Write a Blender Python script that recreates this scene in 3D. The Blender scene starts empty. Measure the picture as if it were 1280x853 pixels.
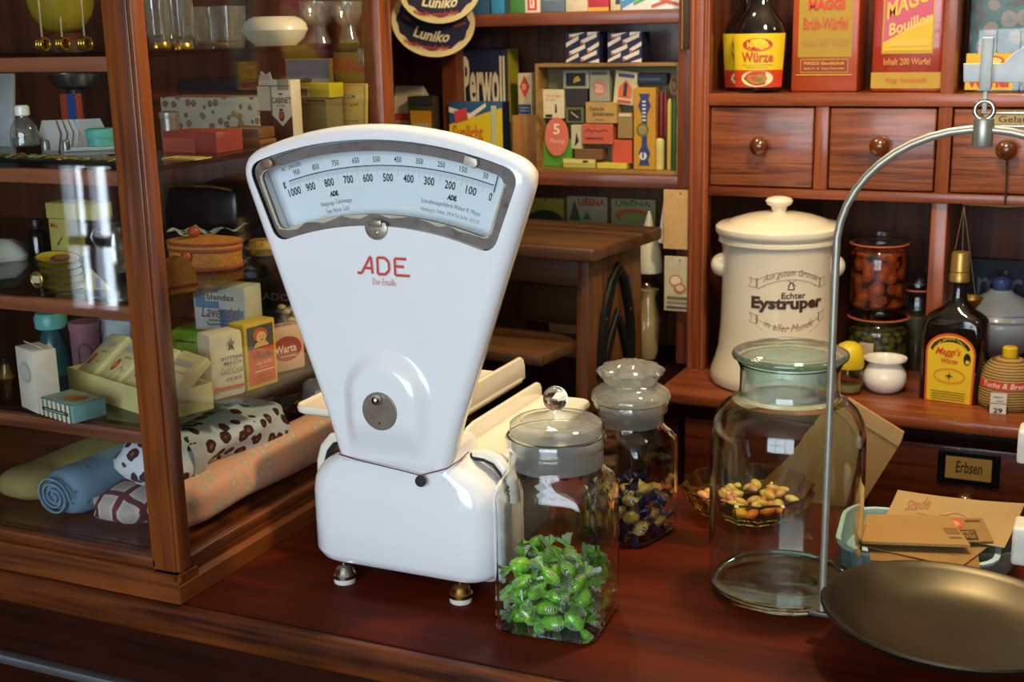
import bpy, bmesh, math, random
import numpy as np
from mathutils import Vector, Matrix
random.seed(7)
D = bpy.data
SC = bpy.context.scene
COL = SC.collection
PI = math.pi
def rad(a): return math.radians(a)

# ------------------------------------------------------------------ camera
FPX, YAW, PITCH, ROLL = 1623.3, rad(24.937), rad(13.58), rad(1.246)
CAM = np.array([0.0, 0.0, 0.6])
def cam_basis():
    cy, sy, cp, sp = math.cos(YAW), math.sin(YAW), math.cos(PITCH), math.sin(PITCH)
    f = np.array([-sy*cp, cy*cp, -sp]); r = np.array([cy, sy, 0.0]); d = np.cross(f, r)
    c, s = math.cos(ROLL), math.sin(ROLL)
    return np.array([c*r + s*d, -s*r + c*d, f])
MB = cam_basis()
cam = D.cameras.new('camera'); camo = D.objects.new('camera', cam); COL.objects.link(camo)
cam.sensor_width = 36.0; cam.lens = FPX/1280*36.0; cam.clip_start = 0.02
rm = Matrix((tuple(MB[0]), tuple(-MB[1]), tuple(-MB[2]))).transposed().to_4x4()
rm.translation = Vector(CAM); camo.matrix_world = rm
SC.camera = camo
cam.dof.use_dof = True; cam.dof.focus_distance = 1.30; cam.dof.aperture_fstop = 13.0
SC.cycles.transparent_max_bounces = 40
SC.cycles.max_bounces = 14; SC.cycles.transmission_bounces = 12; SC.cycles.glossy_bounces = 6; SC.cycles.diffuse_bounces = 4
SC.cycles.sample_clamp_indirect = 6.0

def ray(x, y): return MB.T @ np.array([(x-640)/FPX, (y-426.5)/FPX, 1.0])
def U(x, y, a, v):
    i = 'xyz'.index(a); d = ray(x, y); return CAM + (v-CAM[i])/d[i]*d

# ------------------------------------------------------------------ light and exposure
SC.view_settings.view_transform = 'Standard'; SC.view_settings.look = 'None'
SC.view_settings.exposure = 0.42; SC.view_settings.gamma = 1.0; SC.view_settings.use_curve_mapping = False
w = D.worlds.new('sky'); SC.world = w; w.use_nodes = True
w.node_tree.nodes['Background'].inputs[0].default_value = (0.55, 0.68, 0.9, 1); w.node_tree.nodes['Background'].inputs[1].default_value = 0.6
def area(name, loc, target, sx, sy, power, col):
    l = D.lights.new(name, 'AREA'); l.shape = 'RECTANGLE'; l.size = sx; l.size_y = sy; l.energy = power; l.color = col
    o = D.objects.new(name, l); COL.objects.link(o); o.location = loc
    o.rotation_euler = (Vector(target)-Vector(loc)).to_track_quat('-Z', 'Y').to_euler(); return o
area('window_daylight', (-0.15, -2.30, 0.75), (-0.25, 0, 0.30), 2.5, 1.7, 94, (0.80, 0.90, 1.0))
area('side_window_daylight', (-3.93, -2.26, -0.25), (-3.93, 0, -0.25), 0.34, 0.70, 8.0, (0.78, 0.89, 1.0))
def lamp(name, loc, power, r, col=(1.0, 0.77, 0.46)):
    l = D.lights.new(name, 'POINT'); l.energy = power; l.shadow_soft_size = r; l.color = col
    o = D.objects.new(name, l); COL.objects.link(o); o.location = loc; return o
lamp('ceiling_lamp_bulb', (-0.22, 1.46, 1.06), 27, 0.06)
lamp('ceiling_lamp_bulb', (0.75, 1.55, 1.30), 4, 0.07)
lamp('ceiling_lamp_bulb', (-0.85, 1.86, 1.20), 11, 0.07)

# ------------------------------------------------------------------ materials
def lin(h):
    if isinstance(h, str):
        h = h.lstrip('#'); h = [int(h[i:i+2], 16)/255 for i in (0, 2, 4)]
    return tuple((c/12.92 if c <= 0.04045 else ((c+0.055)/1.055)**2.4) for c in h) + (1.0,)
MATS = {}
def newmat(n):
    m = D.materials.new(n); m.use_nodes = True; nt = m.node_tree
    return m, nt, nt.nodes, nt.links, nt.nodes['Principled BSDF']
def mat(col, rough=0.5, metal=0.0, var=0.08, scale=40.0, bump=0.0, coat=0.0, trans=0.0, ior=1.45, sheen=0.0):
    key = (col, rough, metal, var, scale, bump, coat, trans, ior, sheen)
    if key in MATS: return MATS[key]
    m, nt, N, L, b = newmat('m_' + str(col).strip('#'))
    c = lin(col)
    b.inputs['Roughness'].default_value = rough; b.inputs['Metallic'].default_value = metal
    b.inputs['Coat Weight'].default_value = coat; b.inputs['Coat Roughness'].default_value = 0.05
    b.inputs['Transmission Weight'].default_value = trans; b.inputs['IOR'].default_value = ior
    if sheen: b.inputs['Sheen Weight'].default_value = sheen
    tc = N.new('ShaderNodeTexCoord'); nz = N.new('ShaderNodeTexNoise'); nz.inputs['Scale'].default_value = scale
    nz.inputs['Detail'].default_value = 4; L.new(tc.outputs['Object'], nz.inputs['Vector'])
    rp = N.new('ShaderNodeValToRGB')
    rp.color_ramp.elements[0].position = 0.3; rp.color_ramp.elements[1].position = 0.7
    rp.color_ramp.elements[0].color = tuple(x*(1-var) for x in c[:3]) + (1,)
    rp.color_ramp.elements[1].color = tuple(min(1, x*(1+var)) for x in c[:3]) + (1,)
    L.new(nz.outputs['Fac'], rp.inputs['Fac']); L.new(rp.outputs['Color'], b.inputs['Base Color'])
    if bump:
        bp = N.new('ShaderNodeBump'); bp.inputs['Strength'].default_value = bump; bp.inputs['Distance'].default_value = 0.002
        L.new(nz.outputs['Fac'], bp.inputs['Height']); L.new(bp.outputs['Normal'], b.inputs['Normal'])
    MATS[key] = m; return m
def wood(c0, c1, axis='x', rough=0.35, coat=0.3, scale=1.0, bump=0.12, spec=0.4):
    key = ('wood', c0, c1, axis, rough, coat, scale, bump)
    if key in MATS: return MATS[key]
    m, nt, N, L, b = newmat('wood_' + c0.strip('#') + axis)
    tc = N.new('ShaderNodeTexCoord'); mp = N.new('ShaderNodeMapping'); L.new(tc.outputs['Object'], mp.inputs['Vector'])
    s = {'x': (2.2, 42, 42), 'y': (42, 2.2, 42), 'z': (42, 42, 2.2)}[axis]
    mp.inputs['Scale'].default_value = tuple(v*scale for v in s)
    n1 = N.new('ShaderNodeTexNoise'); n1.inputs['Scale'].default_value = 1.0; n1.inputs['Detail'].default_value = 6; n1.inputs['Distortion'].default_value = 0.6
    L.new(mp.outputs['Vector'], n1.inputs['Vector'])
    n2 = N.new('ShaderNodeTexNoise'); n2.inputs['Scale'].default_value = 4.0; n2.inputs['Detail'].default_value = 8; L.new(mp.outputs['Vector'], n2.inputs['Vector'])
    n3 = N.new('ShaderNodeTexNoise'); n3.inputs['Scale'].default_value = 9.0; n3.inputs['Detail'].default_value = 3; L.new(tc.outputs['Object'], n3.inputs['Vector'])
    ad = N.new('ShaderNodeMath'); ad.operation = 'ADD'; L.new(n1.outputs['Fac'], ad.inputs[0])
    mu = N.new('ShaderNodeMath'); mu.operation = 'MULTIPLY'; mu.inputs[1].default_value = 0.45; L.new(n2.outputs['Fac'], mu.inputs[0]); L.new(mu.outputs[0], ad.inputs[1])
    m3 = N.new('ShaderNodeMath'); m3.operation = 'MULTIPLY_ADD'; m3.inputs[1].default_value = 0.35; L.new(n3.outputs['Fac'], m3.inputs[0]); L.new(ad.outputs[0], m3.inputs[2])
    rp = N.new('ShaderNodeValToRGB'); rp.color_ramp.elements[0].position = 0.66; rp.color_ramp.elements[1].position = 1.12 if False else 1.0
    rp.color_ramp.elements[0].color = tuple(v*.92 for v in lin(c0)[:3])+(1,); rp.color_ramp.elements[1].color = tuple(v*.92 for v in lin(c1)[:3])+(1,)
    L.new(m3.outputs[0], rp.inputs['Fac']); L.new(rp.outputs['Color'], b.inputs['Base Color'])
    b.inputs['Roughness'].default_value = rough; b.inputs['Coat Weight'].default_value = coat; b.inputs['Coat Roughness'].default_value = 0.15; b.inputs['Specular IOR Level'].default_value = spec
    bp = N.new('ShaderNodeBump'); bp.inputs['Strength'].default_value = bump; bp.inputs['Distance'].default_value = 0.002
    L.new(ad.outputs[0], bp.inputs['Height']); L.new(bp.outputs['Normal'], b.inputs['Normal'])
    MATS[key] = m; return m
def thin_glass(name, tint=(0.97, 0.985, 0.98), edge=(0.55, 0.68, 0.62), f0=0.045, smudge=0.0, wob=0.0):
    m, nt, N, L, b = newmat(name); N.remove(b); out = N['Material Output']
    lw = N.new('ShaderNodeLayerWeight'); lw.inputs['Blend'].default_value = 0.5
    p5 = N.new('ShaderNodeMath'); p5.operation = 'POWER'; p5.inputs[1].default_value = 5.0; L.new(lw.outputs['Facing'], p5.inputs[0])
    ma = N.new('ShaderNodeMath'); ma.operation = 'MULTIPLY_ADD'; ma.inputs[1].default_value = 0.9; ma.inputs[2].default_value = f0; L.new(p5.outputs[0], ma.inputs[0])
    p3 = N.new('ShaderNodeMath'); p3.operation = 'POWER'; p3.inputs[1].default_value = 4.0; L.new(lw.outputs['Facing'], p3.inputs[0])
    mx = N.new('ShaderNodeMix'); mx.data_type = 'RGBA'; L.new(p3.outputs[0], mx.inputs['Factor'])
    mx.inputs[6].default_value = tint + (1,); mx.inputs[7].default_value = edge + (1,)
    tr = N.new('ShaderNodeBsdfTransparent'); L.new(mx.outputs[2], tr.inputs['Color'])
    gl = N.new('ShaderNodeBsdfGlossy'); gl.inputs['Roughness'].default_value = 0.02
    mi = N.new('ShaderNodeMixShader'); L.new(ma.outputs[0], mi.inputs[0]); L.new(tr.outputs[0], mi.inputs[1]); L.new(gl.outputs[0], mi.inputs[2])
    if wob:
        tc = N.new('ShaderNodeTexCoord'); nz = N.new('ShaderNodeTexNoise'); nz.inputs['Scale'].default_value = 25; L.new(tc.outputs['Object'], nz.inputs['Vector'])
        bp = N.new('ShaderNodeBump'); bp.inputs['Strength'].default_value = wob; bp.inputs['Distance'].default_value = 0.004
        L.new(nz.outputs['Fac'], bp.inputs['Height']); L.new(bp.outputs['Normal'], gl.inputs['Normal'])
    last = mi
    if smudge:
        df = N.new('ShaderNodeBsdfDiffuse'); df.inputs['Color'].default_value = (0.92, 0.94, 0.92, 1)
        m2 = N.new('ShaderNodeMixShader'); m2.inputs[0].default_value = smudge; L.new(mi.outputs[0], m2.inputs[1]); L.new(df.outputs[0], m2.inputs[2]); last = m2
    L.new(last.outputs[0], out.inputs['Surface']); return m
def solid_glass(name, col=(0.95, 0.98, 0.97), rough=0.02, ior=1.45):
    m, nt, N, L, b = newmat(name)
    b.inputs['Base Color'].default_value = col + (1,); b.inputs['Roughness'].default_value = rough
    b.inputs['Transmission Weight'].default_value = 1.0; b.inputs['IOR'].default_value = ior; return m
def pattern(name, base, spots, scale, thr, rough=0.85, kind='F1', extra=None):
    """cloth or paper with a printed repeat: voronoi dots / flowers in one or two colours"""
    m, nt, N, L, b = newmat(name); b.inputs['Roughness'].default_value = rough
    tc = N.new('ShaderNodeTexCoord'); vo = N.new('ShaderNodeTexVoronoi'); vo.inputs['Scale'].default_value = scale; vo.inputs['Randomness'].default_value = 0.75
    nz = N.new('ShaderNodeTexNoise'); nz.inputs['Scale'].default_value = scale*3.0
    mixv = N.new('ShaderNodeMix'); mixv.data_type = 'VECTOR'; mixv.inputs['Factor'].default_value = 0.0045
    L.new(tc.outputs['Object'], nz.inputs['Vector']); L.new(tc.outputs['Object'], mixv.inputs[4]); L.new(nz.outputs['Color'], mixv.inputs[5]); L.new(mixv.outputs[1], vo.inputs['Vector'])
    rp = N.new('ShaderNodeValToRGB'); rp.color_ramp.interpolation = 'CONSTANT'
    els = rp.color_ramp.elements; els[0].position = 0.0; els[0].color = lin(spots[0])
    els[1].position = thr; els[1].color = lin(base)
    k = len(spots)
    for i in range(1, k):
        e = els.new(thr*i/k); e.color = lin(spots[i])
    L.new(vo.outputs['Distance'], rp.inputs['Fac']); L.new(rp.outputs['Color'], b.inputs['Base Color'])
    MATS[name] = m; return m

# ------------------------------------------------------------------ mesh helpers
def link(name, me, m=None, parent=None, smooth=None):
    if m is not None and not isinstance(m, (list, tuple)): m = [m]
    for q in (m or []): me.materials.append(q)
    if smooth is not None:
        me.polygons.foreach_set('use_smooth', [True]*len(me.polygons)); me.update()
        me.set_sharp_from_angle(angle=rad(smooth))
    o = D.objects.new(name, me); COL.objects.link(o)
    if parent is not None: o.parent = parent
    return o
class B:
    def __init__(s): s.bm = bmesh.new()
    def add(s, vs, fs, mi=0):
        v = [s.bm.verts.new(p) for p in vs]
        for f in fs:
            try:
                fc = s.bm.faces.new([v[i] for i in f]); fc.material_index = mi
            except ValueError: pass
        return v
    def box(s, x0, x1, y0, y1, z0, z1, bev=0.0, seg=2, mi=0):
        t = bmesh.new(); bmesh.ops.create_cube(t, size=1)
        for v in t.verts:
            v.co = Vector((x0+(v.co.x+.5)*(x1-x0), y0+(v.co.y+.5)*(y1-y0), z0+(v.co.z+.5)*(z1-z0)))
        if bev: bmesh.ops.bevel(t, geom=list(t.edges), offset=bev, segments=seg, profile=0.5, affect='EDGES')
        s.merge(t, mi); return s
    def merge(s, t, mi=0, mtx=None):
        if mtx is not None: t.transform(mtx)
        mp = {}
        for v in t.verts: mp[v] = s.bm.verts.new(v.co)
        for f in t.faces:
            fc = s.bm.faces.new([mp[v] for v in f.verts]); fc.material_index = mi
        t.free(); return s
    def rings(s, R, closed=True, cap0=True, cap1=True, mi=0):
        n = len(R[0]); V = [[s.bm.verts.new(p) for p in r] for r in R]
        for a in range(len(V)-1):
            for i in range(n if closed else n-1):
                j = (i+1) % n
                try:
                    f = s.bm.faces.new((V[a][i], V[a][j], V[a+1][j], V[a+1][i])); f.material_index = mi
                except ValueError: pass
        if cap0: s.bm.faces.new(V[0][::-1]).material_index = mi
        if cap1: s.bm.faces.new(V[-1]).material_index = mi
        return s
    def lathe(s, prof, n=32, cx=0, cy=0, cap0=True, cap1=True, mi=0, flute=0, fl=0.0, sy=1.0):
        R = []
        for r, z in prof:
            ring = []
            for i in range(n):
                a = 2*PI*i/n; rr = max(r, 1e-5)*(1 + (fl*math.cos(flute*a) if flute else 0))
                ring.append((cx+rr*math.cos(a), cy+rr*math.sin(a)*sy, z))
            R.append(ring)
        return s.rings(R, True, cap0, cap1, mi)
    def tube(s, pts, r, n=10, mi=0, cap=True, flat=1.0):
        pts = [Vector(p) for p in pts]; R = []; up = Vector((0, 0, 1)); prevu = None
        for i, p in enumerate(pts):
            t = (pts[min(i+1, len(pts)-1)] - pts[max(i-1, 0)]).normalized()
            if prevu is None:
                a = up if abs(t.dot(up)) < 0.95 else Vector((0, 1, 0)); u = (a - t*a.dot(t)).normalized()
            else: u = (prevu - t*prevu.dot(t)).normalized()
            prevu = u; v = t.cross(u); rr = r[i] if isinstance(r, (list, tuple)) else r
            R.append([p + (u*math.cos(2*PI*k/n)*flat + v*math.sin(2*PI*k/n))*rr for k in range(n)])
        return s.rings(R, True, cap, cap, mi)
    def prism(s, poly, a0, a1, axis='y', bev=0.0, mi=0, seg=2):
        """extrude an outline given in the two other axes"""
        t = bmesh.new()
        def P3(p, a): return {'y': (p[0], a, p[1]), 'z': (p[0], p[1], a), 'x': (a, p[0], p[1])}[axis]
        v0 = [t.verts.new(P3(p, a0)) for p in poly]; v1 = [t.verts.new(P3(p, a1)) for p in poly]; n = len(poly)
        c0 = t.faces.new(v0); c1 = t.faces.new(v1[::-1])
        for i in range(n): t.faces.new((v0[i], v1[i], v1[(i+1) % n], v0[(i+1) % n]))
        bmesh.ops.recalc_face_normals(t, faces=list(t.faces))
        if bev:
            ed = list(set(list(c0.edges)+list(c1.edges)))
            bmesh.ops.bevel(t, geom=ed, offset=bev, segments=seg, profile=0.5, affect='EDGES')
        s.merge(t, mi); return s
    def torus(s, c, R, r, axis='z', n=28, k=8, mi=0, sx=1.0, sy=1.0):
        pts = []
        rg = []
        for i in range(n):
            a = 2*PI*i/n; ring = []
            for j in range(k):
                b = 2*PI*j/k; rr = R + r*math.cos(b); x, y, z = rr*math.cos(a)*sx, rr*math.sin(a)*sy, r*math.sin(b)
                p = {'z': (x, y, z), 'y': (x, z, y), 'x': (z, x, y)}[axis]
                ring.append((c[0]+p[0], c[1]+p[1], c[2]+p[2]))
            rg.append(ring)
        rg.append(rg[0]); V = [[s.bm.verts.new(p) for p in r_] for r_ in rg[:-1]]
        for i in range(n):
            for j in range(k):
                f = s.bm.faces.new((V[i][j], V[(i+1) % n][j], V[(i+1) % n][(j+1) % k], V[i][(j+1) % k])); f.material_index = mi
        return s
    def sphere(s, c, r, n=16, m=10, sx=1, sy=1, sz=1, mi=0):
        t = bmesh.new(); bmesh.ops.create_uvsphere(t, u_segments=n, v_segments=m, radius=1)
        s.merge(t, mi, Matrix.Translation(c) @ Matrix.Diagonal((r*sx, r*sy, r*sz, 1))); return s
    def build(s, name, m=None, parent=None, smooth=35, recalc=True, mtx=None):
        if mtx is not None: s.bm.transform(mtx)
        if recalc: bmesh.ops.recalc_face_normals(s.bm, faces=list(s.bm.faces))
        me = D.meshes.new(name); s.bm.to_mesh(me); s.bm.free()
        return link(name, me, m, parent, smooth)
def rrect(w, d, r, k=5, cx=0, cy=0, z=0):
    r = min(r, w/2-1e-4, d/2-1e-4); out = []
    for (sx, sy, a0) in ((1, 1, 0), (-1, 1, 90), (-1, -1, 180), (1, -1, 270)):
        for i in range(k+1):
            a = rad(a0+90*i/k)
            out.append((cx+sx*(w/2-r)+r*math.cos(a), cy+sy*(d/2-r)+r*math.sin(a), z))
    return out
def thing(name, label, cat, loc=(0, 0, 0), rz=0.0, group=None, rot=None):
    o = D.objects.new(name, None); COL.objects.link(o); o.empty_display_size = 0.02
    o.location = loc; o.rotation_euler = rot if rot else (0, 0, rz); o['label'] = label; o['category'] = cat
    if group: o['group'] = group
    return o
def tag(o, label, cat, group=None, loc=None, rz=None):
    o['label'] = label; o['category'] = cat
    if group: o['group'] = group
    if loc is not None: o.location = loc
    if rz is not None: o.rotation_euler = (0, 0, rz)
    return o
def struct(o): o['kind'] = 'structure'; return o

# ------------------------------------------------------------------ printed matter
TC = {}
def glyphs(body, bold=0.0, shear=0.0, sp=1.0):
    key = (body, bold, shear, sp)
    if key not in TC:
        cu = D.curves.new('t', 'FONT'); cu.body = body; cu.resolution_u = 2; cu.offset = bold; cu.shear = shear; cu.space_character = sp
        cu.fill_mode = 'FRONT'
        o = D.objects.new('t', cu); COL.objects.link(o); bpy.context.view_layer.update()
        me = o.evaluated_get(bpy.context.evaluated_depsgraph_get()).to_mesh()
        vs = [(v.co.x, v.co.y) for v in me.vertices]; fs = [tuple(p.vertices) for p in me.polygons]
        o.evaluated_get(bpy.context.evaluated_depsgraph_get()).to_mesh_clear()
        D.objects.remove(o); D.curves.remove(cu)
        xs = [v[0] for v in vs] or [0, 1]; ys = [v[1] for v in vs] or [0, 1]
        TC[key] = (vs, fs, min(xs), max(xs), min(ys), max(ys))
    return TC[key]
class Print:
    """flat print gathered into one mesh; fn(u, v, k) maps the face's unit square (k = layer) to local space"""
    def __init__(s, fn, nu=1): s.fn = fn; s.v = []; s.f = []; s.m = []; s.mats = []; s.k = 0; s.nu = nu
    def mi(s, m):
        if isinstance(m, str): m = mat(m, 0.55, var=0.03)
        if m not in s.mats: s.mats.append(m)
        return s.mats.index(m)
    def poly(s, pts, m):
        s.k += 1; b = len(s.v); s.v += [s.fn(u, v, s.k) for u, v in pts]; s.f.append(tuple(range(b, b+len(pts)))); s.m.append(s.mi(m)); return s
    def r(s, u0, v0, u1, v1, m):
        s.k += 1; b = len(s.v); n = s.nu
        for i in range(n+1):
            u = u0+(u1-u0)*i/n; s.v += [s.fn(u, v0, s.k), s.fn(u, v1, s.k)]
        for i in range(n): s.f.append((b+2*i, b+2*i+2, b+2*i+3, b+2*i+1)); s.m.append(s.mi(m))
        return s
    def e(s, cu, cv, ru, rv, m, n=24, a0=0, a1=360):
        return s.poly([(cu+ru*math.cos(rad(a0+(a1-a0)*i/n)), cv+rv*math.sin(rad(a0+(a1-a0)*i/n))) for i in range(n)], m)
    def line(s, pts, w, m, asp=1.0):
        """a stroke of half-width w (in v units; asp = height/width of the face)"""
        for (a, b) in zip(pts[:-1], pts[1:]):
            du, dv = (b[0]-a[0])/asp, b[1]-a[1]; L = math.hypot(du, dv) or 1; nu, nv = -dv/L*w*asp, du/L*w
            s.poly([(a[0]+nu, a[1]+nv), (a[0]-nu, a[1]-nv), (b[0]-nu, b[1]-nv), (b[0]+nu, b[1]+nv)], m); s.k -= 0.85
        s.k += 1; return s
    def t(s, body, u0, v0, u1, v1, m, bold=0.0, shear=0.0, sp=1.0, arc=0.0, slant=0.0):
        vs, fs, x0, x1, y0, y1 = glyphs(body, bold, shear, sp); s.k += 1; b = len(s.v)
        for x, y in vs:
            a = (x-x0)/(x1-x0); c = (y-y0)/max(y1-y0, 1e-6)
            s.v.append(s.fn(u0+(u1-u0)*a, v0+(v1-v0)*c + arc*(1-(2*a-1)**2) + slant*(a-.5), s.k))
        for f in fs: s.f.append(tuple(i+b for i in f)); s.m.append(s.mi(m))
        return s
    def build(s, name, parent):
        me = D.meshes.new(name); me.from_pydata(s.v, [], s.f); me.update()
        for m in s.mats: me.materials.append(m)
        me.polygons.foreach_set('material_index', s.m)
        o = D.objects.new(name, me); COL.objects.link(o); o.parent = parent; return o
EPS = 0.00025
def f_front(w, h, y=0.0, z0=0.0): return lambda u, v, k: ((u-.5)*w, y-EPS*k-0.0002, z0+v*h)
def f_right(w, d, h): return lambda u, v, k: (w/2+EPS*k+0.0002, u*d, v*h)
def f_top(w, d, h): return lambda u, v, k: ((u-.5)*w, v*d, h+EPS*k+0.0002)
def f_cyl(r, z0, h, span, a0=0.0): 
    def fn(u, v, k):
        a = a0+(u-.5)*span; q = r+EPS*k+0.0002; return (q*math.sin(a), -q*math.cos(a), z0+v*h)
    return fn
def foot(bl, br, plane):
    """world corner points from the two bottom corners of a thing's front"""
    if plane[0] == 'z':
        a, b = U(*bl, 'z', plane[1]), U(*br, 'z', plane[1]); z = plane[1]
    else:
        a, b = U(*bl, 'y', plane[1]), U(*br, 'y', plane[1]); z = plane[2]
    a[2] = b[2] = z; return a, b
def carton(name, label, cat, bl, br, top, plane, depth, col, front=None, right=None, topp=None, bev=0.0012, group=None, rough=0.6, tilt=0.0, w=None, body='body'):
    a, b = foot(bl, br, plane); W = w or math.hypot(b[0]-a[0], b[1]-a[1]); rz = math.atan2(b[1]-a[1], b[0]-a[0])
    H = U(bl[0], top, 'y', a[1])[2]-a[2]; mid = (a+b)/2
    t = thing(name, label, cat, (mid[0], mid[1], a[2]+0.0006), group=group, rot=(tilt, 0, rz))
    m = mat(col, rough) if isinstance(col, str) else col
    B().box(-W/2, W/2, 0, depth, 0, H, bev, 2).build(body, m, t)
    if front: p = Print(f_front(W, H)); front(p); p.build('front_print', t)
    if right: p = Print(f_right(W, depth, H)); right(p); p.build('side_print', t)
    if topp: p = Print(f_top(W, depth, H)); topp(p); p.build('top_print', t)
    t['_dim'] = (W, depth, H); return t
def place(px, py, plane):
    p = U(px, py, *plane[:2]); 
    if plane[0] == 'y': p[2] = plane[2]
    return p
def hgt(p, px, ytop): return U(px, ytop, 'y', p[1])[2]-p[2]
# ------------------------------------------------------------------ the room
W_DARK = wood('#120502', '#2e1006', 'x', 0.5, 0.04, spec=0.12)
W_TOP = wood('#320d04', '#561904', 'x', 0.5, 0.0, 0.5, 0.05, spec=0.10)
W_EDGE = wood('#2a1006', '#6a3412', 'x', 0.45, 0.1, spec=0.2)
W_CASEX = wood('#3c190b', '#7c4018', 'x', 0.36, 0.3)
W_CASEY = wood('#3c190b', '#7c4018', 'y', 0.36, 0.3)
W_CASEZ = wood('#3c190b', '#804218', 'z', 0.36, 0.3)
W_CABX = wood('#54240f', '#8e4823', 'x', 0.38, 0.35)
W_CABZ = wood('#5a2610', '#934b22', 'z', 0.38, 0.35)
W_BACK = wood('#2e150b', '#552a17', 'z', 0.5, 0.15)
WALLP = mat('#7a6a58', 0.9, var=0.06, scale=6)
def wallbox(name, *a, m=WALLP): return struct(B().box(*a).build(name, m, None, None))
FZ = -0.9
wallbox('floor', -5.3, 3.0, -2.4, 2.6, FZ-0.05, FZ, m=wood('#3a2416', '#5c3c24', 'x', 0.5, 0.1, 0.4))
wallbox('ceiling', -5.3, 3.0, -2.4, 2.6, 1.75, 1.80, m=mat('#cfc6b4', 0.9))
wallbox('wall_back', -5.3, 3.0, 2.45, 2.55, FZ, 1.75)
wallbox('wall_left', -5.3, -5.2, -2.4, 2.6, FZ, 1.75)
wallbox('wall_right', 2.9, 3.0, -2.4, 2.6, FZ, 1.75)
b = B()
for a in ((-5.3, -4.10, FZ, 1.75), (-4.10, -3.76, FZ, -0.62), (-4.10, -3.76, 0.12, 1.75), (-3.76, -1.45, FZ, 1.75), (-1.45, 1.15, FZ, -0.12), (-1.45, 1.15, 1.62, 1.75), (1.15, 3.0, FZ, 1.75)):
    b.box(a[0], a[1], -2.2, -2.1, a[2], a[3])
struct(b.build('wall_front', WALLP, None, None))
WHITE_F = mat('#d8dade', 0.5)
PANE = thin_glass('window_pane', (0.98, 0.99, 0.99), (0.8, 0.85, 0.85))
def glazing(name, x0, x1, z0, z1, cols, rows):
    b = B(); t = 0.05
    b.box(x0, x0+t, -2.19, -2.12, z0, z1); b.box(x1-t, x1, -2.19, -2.12, z0, z1); b.box(x0, x1, -2.19, -2.12, z0, z0+t*1.6); b.box(x0, x1, -2.19, -2.12, z1-t, z1)
    for i in range(1, cols): x = x0+(x1-x0)*i/cols; b.box(x-.02, x+.02, -2.18, -2.13, z0, z1)
    for i in range(1, rows): z = z0+(z1-z0)*i/rows; b.box(x0, x1, -2.18, -2.13, z-.02, z+.02)
    o = struct(b.build(name, WHITE_F, None, None))
    for i in range(cols):
        for j in range(rows):
            xa, xb = x0+(x1-x0)*i/cols, x0+(x1-x0)*(i+1)/cols; za, zb = z0+(z1-z0)*j/rows, z0+(z1-z0)*(j+1)/rows
            B().box(xa, xb, -2.158, -2.154, za, zb).build('pane', PANE, o, None)
glazing('window_1', -1.45, 1.15, -0.12, 1.62, 3, 2)
glazing('window_2', -4.10, -3.76, -0.62, 0.12, 2, 2)

# ------------------------------------------------------------------ shop counter
ct = thing('shop_counter', 'long dark red-brown wooden shop counter carrying the scale and the glass jars', 'counter', (0, 0, FZ))
Z0 = -FZ
b = B(); b.box(-2.6, 1.2, 1.032, 1.583, Z0-0.035, Z0, 0.004); b.build('countertop', W_TOP, ct)
B().box(-2.6, 1.2, 1.014, 1.033, Z0-0.036, Z0-0.0008, 0.006, 3).build('front_edge', W_EDGE, ct)
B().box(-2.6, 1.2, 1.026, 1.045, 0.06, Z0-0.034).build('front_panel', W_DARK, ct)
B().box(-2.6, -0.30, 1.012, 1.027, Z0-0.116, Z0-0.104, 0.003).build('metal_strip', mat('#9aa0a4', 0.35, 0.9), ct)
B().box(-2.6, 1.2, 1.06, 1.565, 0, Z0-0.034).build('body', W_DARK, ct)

# ------------------------------------------------------------------ cabinet behind the counter, right of the alcove
cb = thing('drawer_cabinet', 'tall brown wooden shop cabinet with knobbed drawers, open shelf and ledge', 'cabinet', (0, 0, FZ))
XL, XR = -0.667, 0.55
def cpart(name, x0, x1, y0, y1, z0, z1, m, bev=0.002, par=cb): return B().box(x0, x1, y0, y1, z0+Z0, z1+Z0, bev).build(name, m, par)
b = B(); b.box(XL, -0.6325, 2.172, 2.198, Z0, Z0+1.2, 0.002); b.box(XL, -0.658, 2.197, 2.40, Z0, Z0+1.2)
for xx in (-0.661, -0.6385): b.tube([(xx, 2.171, Z0+0.001), (xx, 2.171, Z0+1.2)], 0.0045, 8)
b.build('upright', W_CABZ, cb)
cpart('upright', -0.258, -0.2366, 2.176, 2.40, 0.3262, 1.2, W_CABZ)
cpart('upright', -0.262, -0.2366, 2.185, 2.40, 0.0, 0.311, W_CABZ)
cpart('upright', 0.51, 0.55, 2.172, 2.40, 0.0, 1.2, W_CABZ)
cpart('drawer_divider', -0.4521, -0.4298, 2.176, 2.39, 0.3262, 0.4636, W_CABZ)
cpart('drawer_divider', 0.05, 0.072, 2.176, 2.39, 0.3262, 0.4636, W_CABZ)
B().box(-0.6325, 0.51, 2.172, 2.40, 0.4636+Z0, 0.4838+Z0, .002).box(-0.658, -0.6325, 2.199, 2.40, 0.4636+Z0, 0.4838+Z0).build('shelf_board', W_CABX, cb)
cpart('drawer_rail', -0.6325, 0.51, 2.172, 2.40, 0.3108, 0.3262, W_CABX)
cpart('ledge', XL-0.004, 0.60, 2.008, 2.42, -0.020, 0.0, W_CABX, 0.005)
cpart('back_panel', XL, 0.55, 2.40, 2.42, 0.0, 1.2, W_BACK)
cpart('cornice', XL, 0.60, 2.022, 2.40, -0.044, -0.0195, W_DARK, 0.004)
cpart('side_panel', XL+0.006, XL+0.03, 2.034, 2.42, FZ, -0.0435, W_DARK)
cpart('body', XL+0.03, 0.58, 2.045, 2.42, FZ, -0.0435, W_DARK)
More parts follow.
